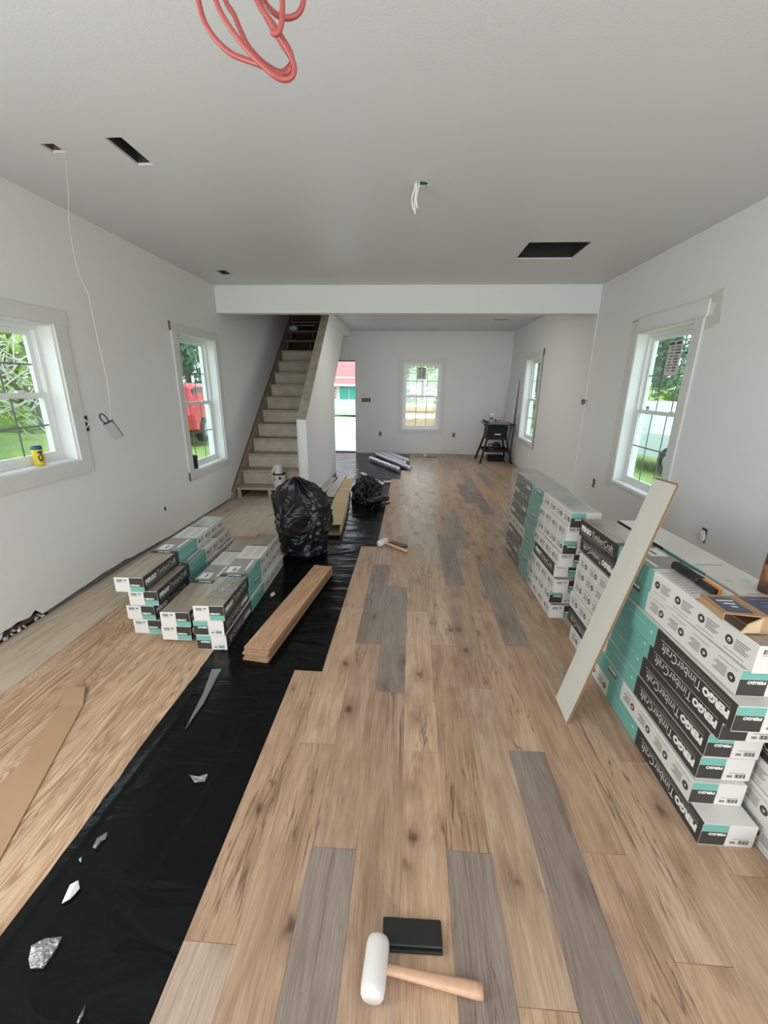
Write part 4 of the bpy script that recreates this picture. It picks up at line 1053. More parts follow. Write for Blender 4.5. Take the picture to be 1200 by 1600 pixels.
part('block', one_box((-0.087, -0.033, 0.0005), (0.087, 0.033, 0.022), 0.0025), MT['rubber'], r)
part('lip', one_box((-0.087, -0.040, 0.0005), (0.087, -0.033, 0.012), 0.001), MT['rubber'], r)
r = thing('tapping_block', 'dark brown tapping block behind the middle mallet', 'tapping block', (-0.085, 3.885, 0.0), (0, 0, -0.62))
part('block', one_box((-0.105, -0.034, 0.0005), (0.09, 0.034, 0.03), 0.003), plain('dark_brown', (0.09, 0.06, 0.045), 0.5), r)
r = thing('pull_bar', 'short dark bar at the end of the far mallet', 'bar', (0.50, 9.42, 0.0), (0, 0, -0.3))
part('bar', one_box((-0.11, -0.018, 0.0), (0.11, 0.018, 0.012), 0.002), MT['brown'], r); part('hook', one_box((0.10, -0.018, 0.012), (0.11, 0.018, 0.04), 0.001), MT['brown'], r)

# cardboard angle strip on the plywood
A1, A2, B1_, B2_ = Vector((-1.794, 1.71, -0.011)), Vector((-1.695, 1.713, -0.011)), Vector((-1.724, 1.595, -0.011)), Vector((-1.615, 1.599, -0.011))
r = thing('cardboard_strip', 'folded brown cardboard strip lying on the plywood at left', 'cardboard strip', (-1.70, 1.65, -0.0115))
def rel(v): return Vector(v)-Vector((-1.70, 1.65, -0.0115))
bm = bmesh.new(); prism(bm, [rel((-1.730, 1.590, -0.0105)), rel((-1.620, 1.604, -0.0105)), rel((-1.330, 0.82, -0.0105)), rel((-1.462, 0.70, -0.0105))], (0, 0, 0.004)); part('long_leg', bm, MT['card'], r)
bm = bmesh.new(); prism(bm, [rel((-1.790, 1.705, 0.004)), rel((-1.692, 1.71, 0.004)), rel((-1.620, 1.604, -0.007)), rel((-1.730, 1.590, -0.007))], (0, 0, 0.003)); part('folded_end', bm, MT['card'], r)

# ------------------------------------------------------------------ things on top of the right stack
ZT = 0.8135
# pull knife / hammer
r = thing('pry_tool', 'black and orange gripped hand tool against the navy-labelled box on the right stack', 'tool', (1.165, 1.70, ZT), (0, 0, math.atan2(-0.52, 0.015)))
bm = bmesh.new(); n = 12; rings = []
for k in range(n+1):
    t = k/n; x = 0.0+0.15*t; hw = 0.021+0.003*math.sin(t*PI*2)+(0.004 if t < 0.08 else 0); hz = 0.017
    rings.append([bm.verts.new((x, hw*math.cos(2*PI*q/12), 0.0195+hz*math.sin(2*PI*q/12)*1.1)) for q in range(12)])
for a, b in zip(rings, rings[1:]):
    for q in range(12): bm.faces.new([a[q], a[(q+1) % 12], b[(q+1) % 12], b[q]])
bm.faces.new(rings[0]); bm.faces.new(rings[-1]); bmesh.ops.recalc_face_normals(bm, faces=bm.faces)
part('grip', bm, MT['rubber'], r, 'black rubber grip', smooth=True)
part('shaft', one_box((0.14, -0.016, 0.004), (0.24, 0.002, 0.030), 0.003), MT['rubber'], r, 'black side of the shaft')
part('shaft_cover', one_box((0.145, 0.0021, 0.006), (0.24, 0.017, 0.032), 0.003), MT['orange'], r, 'orange side of the shaft')
part('butt_cap', one_box((-0.006, -0.02, 0.004), (0.004, 0.02, 0.036), 0.003), MT['rubber'], r)
# navy-labelled cardboard box lying open
r = thing('small_box', 'brown cardboard box with navy label lying open on the right stack', 'box', (1.165, 1.29, ZT), (0, 0, 0.05))
t = 0.003; bm = bmesh.new(); X0, X1, Y0_, Y1_, HB = -0.035, 0.26, -0.075, 0.065, 0.062
box(bm, (X0, Y0_, 0), (X1, Y1_, t)); box(bm, (X0, Y0_, t), (X1, Y0_+t, HB)); box(bm, (X0, Y1_-t, t), (X1, Y1_, HB)); box(bm, (X0, Y0_+t, HB-t), (X1, Y1_-t, HB)); box(bm, (X1-t, Y0_+t, t), (X1, Y1_-t, HB-t))
part('box_body', bm, MT['card'], r)
bm = bmesh.new(); box(bm, (X0+0.02, Y0_+0.012, HB+0.0003), (X1-0.01, Y1_-0.012, HB+0.0011)); part('navy_label', bm, MT['navy'], r, 'navy printed label')
bm = bmesh.new()
for l, (a, b) in enumerate(((0.0, 0.16), (0.02, 0.12), (0.0, 0.17), (0.03, 0.14))): box(bm, (X0+0.04+a, Y1_-0.03-l*0.022, HB+0.0012), (X0+0.04+b, Y1_-0.026-l*0.022-0.004, HB+0.0018))
part('label_print', bm, MT['cable'], r)
bm = bmesh.new(); prism(bm, [(X0-0.115, Y0_+0.015, HB+0.004), (X0, Y0_, HB-0.001), (X0, Y1_, HB-0.001), (X0-0.105, Y1_-0.005, HB+0.006)], (0, 0, -t)); part('flap', bm, MT['card'], r, 'open lid flap')
bm = bmesh.new(); prism(bm, [(X0-0.098, Y0_+0.026, HB+0.0055), (X0-0.018, Y0_+0.018, HB+0.0022), (X0-0.018, Y1_-0.022, HB+0.0025), (X0-0.09, Y1_-0.022, HB+0.0065)], (0, 0, 0.0006)); part('navy_label', bm, MT['navy'], r, 'navy printed label on the flap')
bm = bmesh.new()
for l in range(3): prism(bm, [(X0-0.085+0.01*l, Y1_-0.045-l*0.02, HB+0.0066), (X0-0.028-0.008*l, Y1_-0.045-l*0.02, HB+0.0046), (X0-0.028-0.008*l, Y1_-0.052-l*0.02, HB+0.0046), (X0-0.085+0.01*l, Y1_-0.052-l*0.02, HB+0.0066)], (0, 0, 0.0004))
part('label_print', bm, MT['cable'], r)
bm = bmesh.new(); prism(bm, [(X0-0.115, Y0_+0.015, HB+0.004), (X0-0.105, Y1_-0.005, HB+0.006), (X0-0.105, Y1_-0.005, HB-0.022), (X0-0.115, Y0_+0.015, HB-0.024)], (0.003, 0, 0)); part('tuck_flap', bm, MT['card'], r)
bm = bmesh.new(); prism(bm, [(X0-0.06, Y0_, 0.002), (X0, Y0_, 0.002), (X0, Y0_, HB-0.004), (X0-0.05, Y0_-0.01, HB-0.02)], (0, 0.003, 0)); part('side_flap', bm, MT['cardlight'], r)
# dark bottle at the frame's right edge
r = thing('dark_bottle', 'dark amber patterned bottle on the right stack at the picture edge', 'bottle', (1.405, 1.52, ZT))
bm = bmesh.new(); lathe(bm, [(0.034, 0), (0.036, 0.006), (0.036, 0.15), (0.030, 0.175), (0.014, 0.20), (0.014, 0.235)], 24); part('body', bm, MT['bottle'], r, smooth=True)
bm = bmesh.new(); lathe(bm, [(0.016, 0.225), (0.016, 0.25)], 16); part('cap', bm, MT['iron'], r)
bm = bmesh.new(); lathe(bm, [(0.0365, 0.05), (0.0365, 0.11)], 24, cap=False); part('label_band', bm, plain('amber_label', (0.22, 0.09, 0.04), 0.4, var=0.6, vscale=40), r)
# clear plastic bag on the floor at the right edge
r = thing('clear_bag', 'crumpled clear plastic on the floor at the right edge', 'plastic bag', (1.27, 0.985, 0.002))
bm = bmesh.new(); bmesh.ops.create_icosphere(bm, subdivisions=4, radius=0.065, matrix=Matrix.Translation((0, 0, 0.05)) @ Matrix.Diagonal((1.0, 0.9, 0.75, 1)))
for v in bm.verts: v.co += noise.noise_vector(v.co*22)*0.022; v.co.z = max(0.0, v.co.z)
part('film', bm, clear_mat('clear_bag_film', 0.45, (0.55, 0.58, 0.60), 0.2, 0.6, 30), r, smooth=True)

# ------------------------------------------------------------------ window sill things
r = thing('drink_can', 'yellow and blue drink can on the near left window sill', 'can', (-2.556, 2.655, 1.0045))
bm = bmesh.new(); lathe(bm, [(0.024, 0), (0.031, 0.006), (0.032, 0.012), (0.032, 0.125), (0.027, 0.14)], 24); part('can_body', bm, MT['yellow'], r, smooth=True)
bm = bmesh.new(); lathe(bm, [(0.0325, 0.112), (0.0325, 0.126), (0.0275, 0.1405), (0.026, 0.138)], 24); part('can_top', bm, MT['canblue'], r, 'blue top of the can', smooth=True)
bm = bmesh.new(); Mx = Matrix.Rotation(-PI/2, 4, 'Z')
me = text_mesh('C4', 0.05, 0.003)
xs = [v.co.x for v in me.vertices]; ys_ = [v.co.y for v in me.vertices]
vs = []
for v in me.vertices:
    tx = (v.co.x-min(xs))/(max(xs)-min(xs)); ty = (v.co.y-min(ys_))/(max(ys_)-min(ys_))
    a = -1.1+0.9*(1-ty)*1.1; vs.append(bm.verts.new((0.0329*math.cos(a+0.2), 0.0329*math.sin(a+0.2), 0.03+0.075*tx)))
for p in me.polygons: bm.faces.new([vs[i] for i in p.vertices])
part('lettering', bm, MT['ink'], r, 'black lettering up the can')
r = thing('black_cup', 'black tumbler on the sill of the second left window', 'cup', (-2.562, 4.70, 0.5895))
bm = bmesh.new(); lathe(bm, [(0.030, 0), (0.036, 0.004), (0.035, 0.05), (0.038, 0.11), (0.044, 0.15), (0.042, 0.152), (0.036, 0.11), (0.034, 0.01)], 24); part('body', bm, MT['rubber'], r, smooth=True)
bm = bmesh.new(); box(bm, (0.036, -0.006, 0.05), (0.0375, 0.006, 0.08)); part('printed_logo', bm, MT['inkgrey'], r)

# ------------------------------------------------------------------ table saw in the far corner
ts = thing('table_saw', 'black table saw on a splayed leg stand in the far corner', 'table saw', (1.84, 9.10, 0.0))
def leg(fx, fy, tx, ty, tz=0.56):
    bm = bmesh.new(); a = Vector((fx, fy, 0)); b = Vector((tx, ty, tz)); s = 0.018
    prism(bm, [a+Vector((-s, -s, 0)), a+Vector((s, -s, 0)), a+Vector((s, s, 0)), a+Vector((-s, s, 0))], b-a)
    l_ = part('leg', bm, MT['iron'], ts); part('foot', one_box((fx-0.025, fy-0.025, 0), (fx+0.025, fy+0.025, 0.03), 0.004), MT['rubber'], l_)
    part('bolt', one_box((tx-0.006, ty-0.024, tz-0.05), (tx+0.006, ty-0.019, tz-0.035)), MT['steel'], l_)
for sx_ in (-1, 1):
    for sy_ in (-1, 1): leg(sx_*0.315 - (0.02 if sx_ < 0 else 0.0), sy_*0.33, sx_*0.19, sy_*0.20)
bm = bmesh.new()
for s in (-1, 1):
    box(bm, (-0.20, s*0.205-0.01, 0.49), (0.20, s*0.205+0.01, 0.56)); box(bm, (s*0.2-0.01, -0.2, 0.49), (s*0.2+0.01, 0.2, 0.56))
part('stand_top', bm, MT['iron'], ts)
for s in (-1, 1):
    part('cross_brace', one_box((-0.27, s*0.262-0.008, 0.235), (0.27, s*0.262+0.008, 0.285)), MT['iron'], ts); part('cross_brace', one_box((s*0.262-0.008, -0.26, 0.24), (s*0.262+0.008, 0.26, 0.285)), MT['iron'], ts)
part('shelf', one_box((-0.25, -0.25, 0.235), (0.25, 0.25, 0.243)), MT['iron'], ts)
bm = bmesh.new(); prism(bm, [(-0.215, -0.2, 0.56), (0.205, -0.2, 0.56), (0.19, -0.23, 0.80), (-0.2, -0.23, 0.80)], (0, 0.42, 0)); part('motor_housing', bm, MT['iron'], ts)
part('nameplate', one_box((-0.06, -0.222, 0.595), (0.07, -0.217, 0.615)), MT['whiteink'], ts)
part('saw_table', one_box((-0.29, -0.28, 0.805), (0.24, 0.28, 0.83), 0.004), MT['alu'], ts)
part('table_extension', one_box((0.245, -0.28, 0.80), (0.315, 0.26, 0.822), 0.003), MT['iron'], ts)
part('fence_rail', one_box((-0.31, -0.305, 0.795), (0.34, -0.283, 0.82), 0.003), MT['iron'], ts)
part('rip_fence', one_box((-0.25, -0.28, 0.8305), (-0.21, 0.28, 0.87), 0.003), MT['iron'], ts)
bm = bmesh.new(); lathe(bm, [(0.055, -0.012), (0.055, 0.012)], 18); bmesh.ops.rotate(bm, verts=bm.verts, cent=(0, 0, 0), matrix=Matrix.Rotation(PI/2, 3, 'Y')); bmesh.ops.translate(bm, verts=bm.verts, vec=(0.225, -0.05, 0.70)); part('hand_wheel', bm, MT['iron'], ts)
bm = bmesh.new(); lathe(bm, [(0.012, 0.83), (0.012, 0.90)], 10, (0.0, 0.1, 0)); box(bm, (-0.1, 0.09, 0.86), (0.10, 0.10, 0.875)); part('blade_guard', bm, MT['brown'], ts)
r = thing('circular_saw', 'dark power tool lying on the shelf of the saw stand', 'power tool', (1.88, 9.08, 0.2435))
bm = bmesh.new(); lathe(bm, [(0.02, -0.05), (0.085, -0.045), (0.09, 0.0), (0.085, 0.045), (0.03, 0.06)], 20); bmesh.ops.rotate(bm, verts=bm.verts, cent=(0, 0, 0), matrix=Matrix.Rotation(PI/2, 3, 'X')); bmesh.ops.translate(bm, verts=bm.verts, vec=(0, 0, 0.09)); part('blade_housing', bm, MT['iron'], r)
bm = bmesh.new(); tube(bm, smoothpts([(-0.05, 0, 0.1), (-0.12, 0, 0.13), (-0.17, 0, 0.11), (-0.15, 0, 0.05), (-0.07, 0, 0.04)]), 0.014, 8); part('handle', bm, plain('worn_red', (0.22, 0.06, 0.05), 0.5), r, smooth=True)
part('sole_plate', one_box((-0.13, -0.07, 0.0), (0.12, 0.07, 0.006)), MT['steel'], r)
r = thing('tool_case', 'low black case on the floor under the saw stand', 'case', (1.90, 9.18, 0.0))
part('case_body', one_box((-0.17, -0.12, 0.0), (0.17, 0.12, 0.12), 0.01), MT['iron'], r); part('case_handle', one_box((-0.05, -0.14, 0.05), (0.05, -0.12, 0.07), 0.004), MT['rubber'], r)
r = thing('paper_cup', 'white paper cup with a dark round logo on the saw table', 'cup', (1.71, 9.03, 0.8305))
bm = bmesh.new(); lathe(bm, [(0.032, 0), (0.046, 0.165), (0.048, 0.17)], 22); part('cup_body', bm, MT['cwhite'], r, smooth=True)
bm = bmesh.new(); lathe(bm, [(0.05, 0.165), (0.05, 0.175), (0.044, 0.188), (0.04, 0.188)], 22); part('lid', bm, MT['whiteink'], r)
bm = bmesh.new(); bm.faces.new([bm.verts.new((0.026*math.cos(2*PI*k/14), -0.0425-0.002*math.sin(2*PI*k/14), 0.095+0.028*math.sin(2*PI*k/14))) for k in range(14)]); part('printed_logo', bm, plain('brown_ink', (0.10, 0.03, 0.02), 0.5), r)
# drywall offcut leaning in the corner
r = thing('drywall_offcut', 'tall white drywall offcut leaning in the far right corner', 'wall panel', (XR-0.001, 9.5, 0.0))
bm = bmesh.new(); prism(bm, [(-0.075, -0.42, 0.0), (-0.015, -0.46, 1.70), (-0.015, 0.40, 1.70), (-0.075, 0.40, 0.0)], (-0.0125, 0, 0)); part('panel', bm, MT['wall'], r)
bm = bmesh.new(); prism(bm, [(-0.0745, -0.423, 0.0), (-0.0145, -0.463, 1.70), (-0.0145, -0.4605, 1.70), (-0.0745, -0.4205, 0.0)], (-0.0135, 0, 0)); part('raw_edge', bm, MT['putty'], r)
# floor register cover / base block on the back wall
r = thing('base_block', 'short white baseboard block at the foot of the back wall', 'baseboard', (0.95, YK-0.001, 0.0))
part('block', one_box((-0.195, -0.018, 0.001), (0.195, 0, 0.088), 0.002), MT['trim'], r)
part('block_cap', one_box((-0.195, -0.022, 0.088), (0.195, 0, 0.096), 0.001), MT['trim'], r)

# ------------------------------------------------------------------ red cord looped from the ceiling near the camera
YC = 0.62
def cp(u, v, dy=0.0): return px('y', YC+dy, u, v)
cord = thing('extension_cord', 'red extension cord hanging in loops from the ceiling above', 'cord', (0, 0, 0))
hook = Vector((-0.20, YC, ZC-0.004))
def strand(lst, name='loop', r_=0.0031):
    bm = bmesh.new(); mid = lst[2:-2] if len(lst) > 10 else lst[2:]; tail = lst[-2:] if len(lst) > 10 else []
    if name == 'open_loop': mid, tail = lst[2:], []
    tube(bm, lst[:2]+list(smoothpts(mid, 7))+tail, r_, 10); o = part('loop', bm, MT['cord'], cord, smooth=True); return o
hk = lambda dx, dy: hook+Vector((dx, dy, 0))
strand([hk(-.03, .01), Vector((-0.30, YC+.01, 2.45)), Vector((-0.315, YC+.01, 2.22)), cp(300, -60, .01), cp(310, 0, .01), cp(318, 30, .01), cp(330, 52, .01), cp(345, 70, .01), cp(362, 84, .01), cp(380, 92, .008), cp(400, 99, .004), cp(416, 106), cp(432, 113), cp(446, 117, -.002), cp(454, 108, -.004), cp(457, 95, -.004), cp(452, 78, -.004), cp(440, 58, -.002), cp(425, 35), cp(408, 10), cp(396, -30), Vector((-0.19, YC, 2.3)), hk(-.01, .01)])
strand([hk(-.02, -.01), Vector((-0.27, YC-.01, 2.4)), cp(318, -60, -.01), cp(337, 0, -.01), cp(350, 28, -.01), cp(368, 55, -.01), cp(390, 82, -.01), cp(410, 102, -.01), cp(430, 119, -.01), cp(447, 124.5, -.01), cp(458, 117, -.01), cp(459, 100, -.01), cp(448, 75, -.01), cp(434, 52, -.01), cp(420, 30, -.008), cp(402, 2, -.004), cp(385, -50), Vector((-0.215, YC-.01, 2.35)), hk(0, -.01)])
strand([hk(.0, .02), Vector((-0.25, YC+.02, 2.4)), cp(335, -60, .02), cp(352, 0, .02), cp(365, 22, .02), cp(376, 48, .02), cp(388, 72, .02), cp(405, 92, .018), cp(424, 107, .012), cp(440, 113, .01), cp(452, 104, .01), cp(455, 92, .01), cp(440, 68, .012), cp(424, 42, .012), cp(410, 14, .012), cp(398, -20, .012), Vector((-0.18, YC+.02, 2.3)), hk(.01, .02)])
strand([hk(.02, -.02), Vector((-0.13, YC-.02, 2.35)), cp(438, -60, -.02), cp(441, 0, -.02), cp(441, 18, -.02), cp(440, 35, -.02), cp(436, 48, -.02), cp(430, 53, -.02), cp(424, 49, -.02)], 'open_loop')
strand([hk(.03, .01), Vector((-0.17, YC+.01, 2.3)), cp(400, -40, .02), cp(413, 0, .02), cp(424, 16, .02), cp(436, 25, .02), cp(450, 28, .02), cp(464, 23, .02), cp(472, 10, .02), cp(474, -10, .02), cp(466, -60, .02), Vector((-0.11, YC+.01, 2.35)), hk(.02, .0)])
bm = bmesh.new(); tube(bm, smoothpts([(hook.x, YC, ZC+0.0), (hook.x, YC, ZC-0.03), (hook.x+0.02, YC, ZC-0.045), (hook.x+0.035, YC, ZC-0.02)]), 0.004, 8); part('ceiling_hook', bm, MT['steel'], cord, smooth=True)

struct(bm_obj('driveway', one_box((-7.0, 13.45, -0.60), (-1.9, 23.4, -0.14)), plain('pale_gravel', (0.70, 0.69, 0.66), 0.9, var=0.06)))
# ------------------------------------------------------------------ outdoors
def gz(x, y):
    z = -0.50
    if x < -3: z += min(1.2, (-3-x)*0.075)
    if y > 14: z += min(1.0, (y-14)*0.03)*(1 if x < 3 else 0.3)
    return z
def ground_mat():
    m, nt, b = new_mat('lawn'); L = nt.links.new; b.inputs['Roughness'].default_value = 0.95
    tc = N(nt, 'ShaderNodeTexCoord'); n = N(nt, 'ShaderNodeTexNoise', Scale=0.6, Detail=6.0); L(tc.outputs['Object'], n.inputs['Vector'])
    n2 = N(nt, 'ShaderNodeTexNoise', Scale=14.0, Detail=4.0); L(tc.outputs['Object'], n2.inputs['Vector'])
    ad = N(nt, 'ShaderNodeMath', operation='MULTIPLY_ADD'); L(n2.outputs['Fac'], ad.inputs[0]); ad.inputs[1].default_value = 0.5; L(n.outputs['Fac'], ad.inputs[2])
    cr = N(nt, 'ShaderNodeValToRGB'); cr.color_ramp.elements[0].position = 0.55; cr.color_ramp.elements[0].color = (0.12, 0.23, 0.05, 1)
    cr.color_ramp.elements[1].position = 0.95; cr.color_ramp.elements[1].color = (0.36, 0.44, 0.14, 1)
    L(ad.outputs[0], cr.inputs[0]); L(cr.outputs[0], b.inputs['Base Color']); return m
bm = bmesh.new(); n = 70; rs = []
for j in range(n+1):
    rs.append([bm.verts.new((-45+90*i/n, -12+82*j/n, gz(-45+90*i/n, -12+82*j/n)+0.04*noise.noise(Vector((i*0.9, j*0.9, 0))))) for i in range(n+1)])
for a, b in zip(rs, rs[1:]):
    for i in range(n): bm.faces.new([a[i], a[i+1], b[i+1], b[i]])
struct(bm_obj('ground', bm, ground_mat(), None, True))
LEAF = [plain('leaf_yellow_green', (0.30, 0.42, 0.06), 0.7, var=0.3, vscale=2), plain('leaf_green', (0.11, 0.22, 0.06), 0.7, var=0.3, vscale=2), plain('leaf_blue_green', (0.08, 0.17, 0.09), 0.7, var=0.3, vscale=2)]
BARK = plain('bark', (0.16, 0.13, 0.11), 0.9)
def tree(loc, h, rad, lm, label, seed, nleaf=1500, trunk=0.14, name='tree', cat='tree'):
    rr = random.Random(seed); r = thing(name, label, cat, loc)
    bm = bmesh.new(); tube(bm, smoothpts([(0, 0, -0.1), (0.05, 0, h*0.3), (-0.05, 0.05, h*0.6), (0, 0, h*0.85)]), trunk, 8, radii=None)
    for k in range(9):
        a = rr.uniform(0, 2*PI); z = rr.uniform(0.15, 0.7)*h; q = rad*rr.uniform(0.5, 0.9)
        tube(bm, smoothpts([(0, 0, z), (math.cos(a)*q*0.5, math.sin(a)*q*0.5, z+0.25*q), (math.cos(a)*q, math.sin(a)*q, z+0.35*q)], 4), trunk*0.3, 5)
    part('trunk', bm, BARK, r)
    bm = bmesh.new(); blobs = [(Vector((rr.uniform(-1, 1)*rad*0.6, rr.uniform(-1, 1)*rad*0.6, h*rr.uniform(0.25, 0.9))), rad*rr.uniform(0.35, 0.6)) for _ in range(9)]
    for _ in range(nleaf):
        c, q = rr.choice(blobs); d = Vector((rr.gauss(0, 1), rr.gauss(0, 1), rr.gauss(0, 1))).normalized()
        p = c+d*q*rr.uniform(0.7, 1.05); p.z = max(p.z, 0.05); s = rad*rr.uniform(0.045, 0.10)
        u = Vector((rr.gauss(0, 1), rr.gauss(0, 1), rr.gauss(0, 1))).normalized(); v = d.cross(u).normalized()
        u = (v.cross(d)+u*0.5).normalized()
        bm.faces.new([bm.verts.new(p+u*s), bm.verts.new(p+v*s*0.5), bm.verts.new(p-u*s), bm.verts.new(p-v*s*0.5)])
    stuff(part('foliage', bm, lm, r)); return r
def T(x, y, h, rad, k, label, seed, **kw): return tree((x, y, gz(x, y)-0.05), h, rad, LEAF[k], label, seed, **kw)
T(-11.5, 12.4, 3.8, 2.0, 0, 'yellow-green tree behind the brush outside the near left window', 21)
T(-14.0, 9.5, 5.0, 2.6, 1, 'tall green tree left of the brush outside the near left window', 22)
T(-13.0, 23.0, 6.5, 3.0, 2, 'dark tree above the red car', 23, nleaf=2500)
T(-21.5, 31.0, 8.0, 3.6, 2, 'big dark tree far behind the red car', 24, nleaf=2500)
T(8.2, 17.2, 3.4, 1.6, 0, 'yellow-green bush tree behind the pickup', 25)
T(12.2, 17.6, 4.6, 1.9, 1, 'green tree right of the pickup', 26, nleaf=2200)
T(13.5, 24.5, 6.4, 3.0, 2, 'tall bluish tree far behind the pickup', 27)
T(9.2, 31.5, 7.0, 3.2, 1, 'broad tree down the right side yard', 40, nleaf=2600)
T(-3.8, 37.0, 7.5, 3.4, 1, 'broad green tree far beyond the back window at left', 41, nleaf=2600)
T(5.6, 37.0, 8.0, 3.6, 1, 'broad green tree far beyond the back window at right', 42, nleaf=2600)
T(-10.2, 19.0, 5.0, 2.0, 2, 'dark tree right behind the red car', 43, nleaf=2600)
T(-17.2, 14.0, 6.5, 3.2, 2, 'dark tree far behind the brush pile', 44, nleaf=3000)
T(6.4, 22.0, 5.0, 2.2, 2, 'round tree far down the right side yard', 28)
T(-0.2, 20.6, 3.4, 0.9, 0, 'yellow-green tree at left in the back window', 29)
T(0.8, 33.0, 6.0, 2.0, 1, 'green tree in the middle of the back window', 30)
T(1.9, 24.0, 4.2, 1.6, 0, 'pale green tree at right in the back window', 31)
T(1.5, 19.5, 1.4, 0.7, 1, 'low shrub behind the deck at right', 32, nleaf=700, trunk=0.04, name='shrub', cat='shrub')
T(-0.6, 18.5, 1.5, 0.7, 1, 'low shrub behind the deck at left', 33, nleaf=700, trunk=0.04, name='shrub', cat='shrub')
# brush pile of bare pale branches outside window 1
r = thing('brush_pile', 'pile of bare pale branches outside the near left window', 'branches', (-9.3, 9.0, gz(-9.3, 9.0)+0.9))
bm = bmesh.new(); rr = random.Random(9)
for k in range(170):
    p = Vector((rr.uniform(-0.7, 0.7), rr.uniform(-1.7, 1.7), rr.uniform(-0.1, 1.6))); d = Vector((rr.uniform(-.4, .4), rr.uniform(-1, 1), rr.uniform(-.7, .8))).normalized(); l_ = rr.uniform(0.5, 1.3)
    b_ = Vector((0, rr.uniform(-.3, .3), rr.uniform(-.3, .3))); tube(bm, [p, p+d*l_*0.5+b_*0.5, p+d*l_+b_*0.2], 0.014, 4, cap=False)
stuff(part('branch_tangle', bm, plain('bleached_branch', (0.55, 0.52, 0.46), 0.8), r))
bm = bmesh.new(); tube(bm, [(0, -1.6, -1.0), (0, -0.5, 0.4), (-.1, 0.8, 1.2)], 0.07, 6); tube(bm, [(0, 1.5, -1.0), (0, 1.0, 0.1), (-.1, 0.2, 1.0)], 0.06, 6); part('bough', bm, BARK, r)
# low hedge behind it
T(-12.4, 6.6, 1.8, 1.1, 1, 'bush right behind the brush pile', 35, nleaf=900, trunk=0.05, name='shrub', cat='shrub')
# parked cars
def car(loc, rot, paint, label, kind='suv'):
    r = thing('car', label, 'car', loc, (0, 0, rot))
    cab = [(-2.25, 0.45), (-2.28, 0.85), (-2.15, 1.05), (-1.95, 1.62), (-1.7, 1.72), (0.25, 1.70), (0.5, 1.62), (1.05, 1.08), (2.05, 0.95), (2.22, 0.75), (2.22, 0.42), (1.75, 0.36), (-1.8, 0.36)] if kind == 'suv' else \
          [(-2.7, 0.5), (-2.7, 1.02), (-0.95, 1.04), (-0.75, 1.70), (0.45, 1.72), (1.15, 1.12), (2.35, 1.02), (2.55, 0.75), (2.55, 0.45), (-2.5, 0.40)]
    bm = bmesh.new(); secs = []
    for yy, sc_, top in ((-0.86, 0.94, 0.9), (-0.80, 1, 1), (0.80, 1, 1), (0.86, 0.94, 0.9)):
        secs.append([bm.verts.new((x*sc_ if abs(yy) > 0.81 else x, yy*(0.86 if z > 1.1 else 1.0), 0.4+(z-0.4)*(0.93 if abs(yy) > 0.81 else 1))) for x, z in cab])
    for a, b in zip(secs, secs[1:]):
        for i in range(len(cab)): bm.faces.new([a[i], a[(i+1) % len(cab)], b[(i+1) % len(cab)], b[i]])
    bm.faces.new(secs[0]); bm.faces.new(list(reversed(secs[-1]))); bmesh.ops.recalc_face_normals(bm, faces=bm.faces)
    part('car_body', bm, paint, r)
    gl = plain('car_glass', (0.06, 0.08, 0.10), 0.08)
    wins = [[(-1.98, 1.12), (-1.82, 1.56), (-1.15, 1.60), (-1.15, 1.12)], [(-1.08, 1.12), (-1.08, 1.60), (-0.15, 1.60), (-0.15, 1.12)], [(-0.08, 1.12), (-0.08, 1.60), (0.28, 1.58), (0.80, 1.12)]] if kind == 'suv' else \
           [[(-0.72, 1.14), (-0.62, 1.62), (-0.05, 1.62), (-0.05, 1.14)], [(0.02, 1.14), (0.02, 1.62), (0.42, 1.62), (0.92, 1.16)]]
    for wq in wins:
        for s in (-1, 1):
            bm = bmesh.new(); prism(bm, [(x, s*0.765, z) for x, z in wq], (0, s*0.012, 0)); part('side_window', bm, gl, r)
    for x in (-1.4, 1.4) if kind == 'suv' else (-1.7, 1.6):
        for s in (-1, 1):
            bm = bmesh.new(); lathe(bm, [(0.36, -0.11), (0.37, 0.1), (0.24, 0.11)], 20); bmesh.ops.rotate(bm, verts=bm.verts, cent=(0, 0, 0), matrix=Matrix.Rotation(-s*PI/2, 3, 'X')); bmesh.ops.translate(bm, verts=bm.verts, vec=(x, s*0.80, 0.37)); wv = part('wheel', bm, MT['rubber'], r)
            bm = bmesh.new(); lathe(bm, [(0.2, 0.0), (0.12, 0.02)], 14); bmesh.ops.rotate(bm, verts=bm.verts, cent=(0, 0, 0), matrix=Matrix.Rotation(-s*PI/2, 3, 'X')); bmesh.ops.translate(bm, verts=bm.verts, vec=(x, s*0.915, 0.37)); part('hub_cap', bm, MT['steel'], wv)
    part('bumper', one_box((2.18, -0.8, 0.4), (2.3, 0.8, 0.62), 0.03) if kind == 'suv' else one_box((2.5, -0.85, 0.42), (2.66, 0.85, 0.66), 0.03), MT['steel'], r)
    for s in (-1, 1): part('headlight', one_box((2.02 if kind == 'suv' else 2.40, s*0.72-0.13, 0.72), (2.235 if kind == 'suv' else 2.57, s*0.72+0.13, 0.86), 0.02), MT['whiteink'], r)
    return r
yy = 13.6
car((-7.4, yy, gz(-7.4, yy)+0.02), PI*0.56, plain('red_paint', (0.55, 0.03, 0.035), 0.3), 'red parked car seen through the second left window')
car((6.6, 11.9, gz(6.6, 11.9)+0.02), PI/2+0.25, plain('silver_paint', (0.55, 0.60, 0.63), 0.3), 'silver pickup seen through the right window', 'pickup')
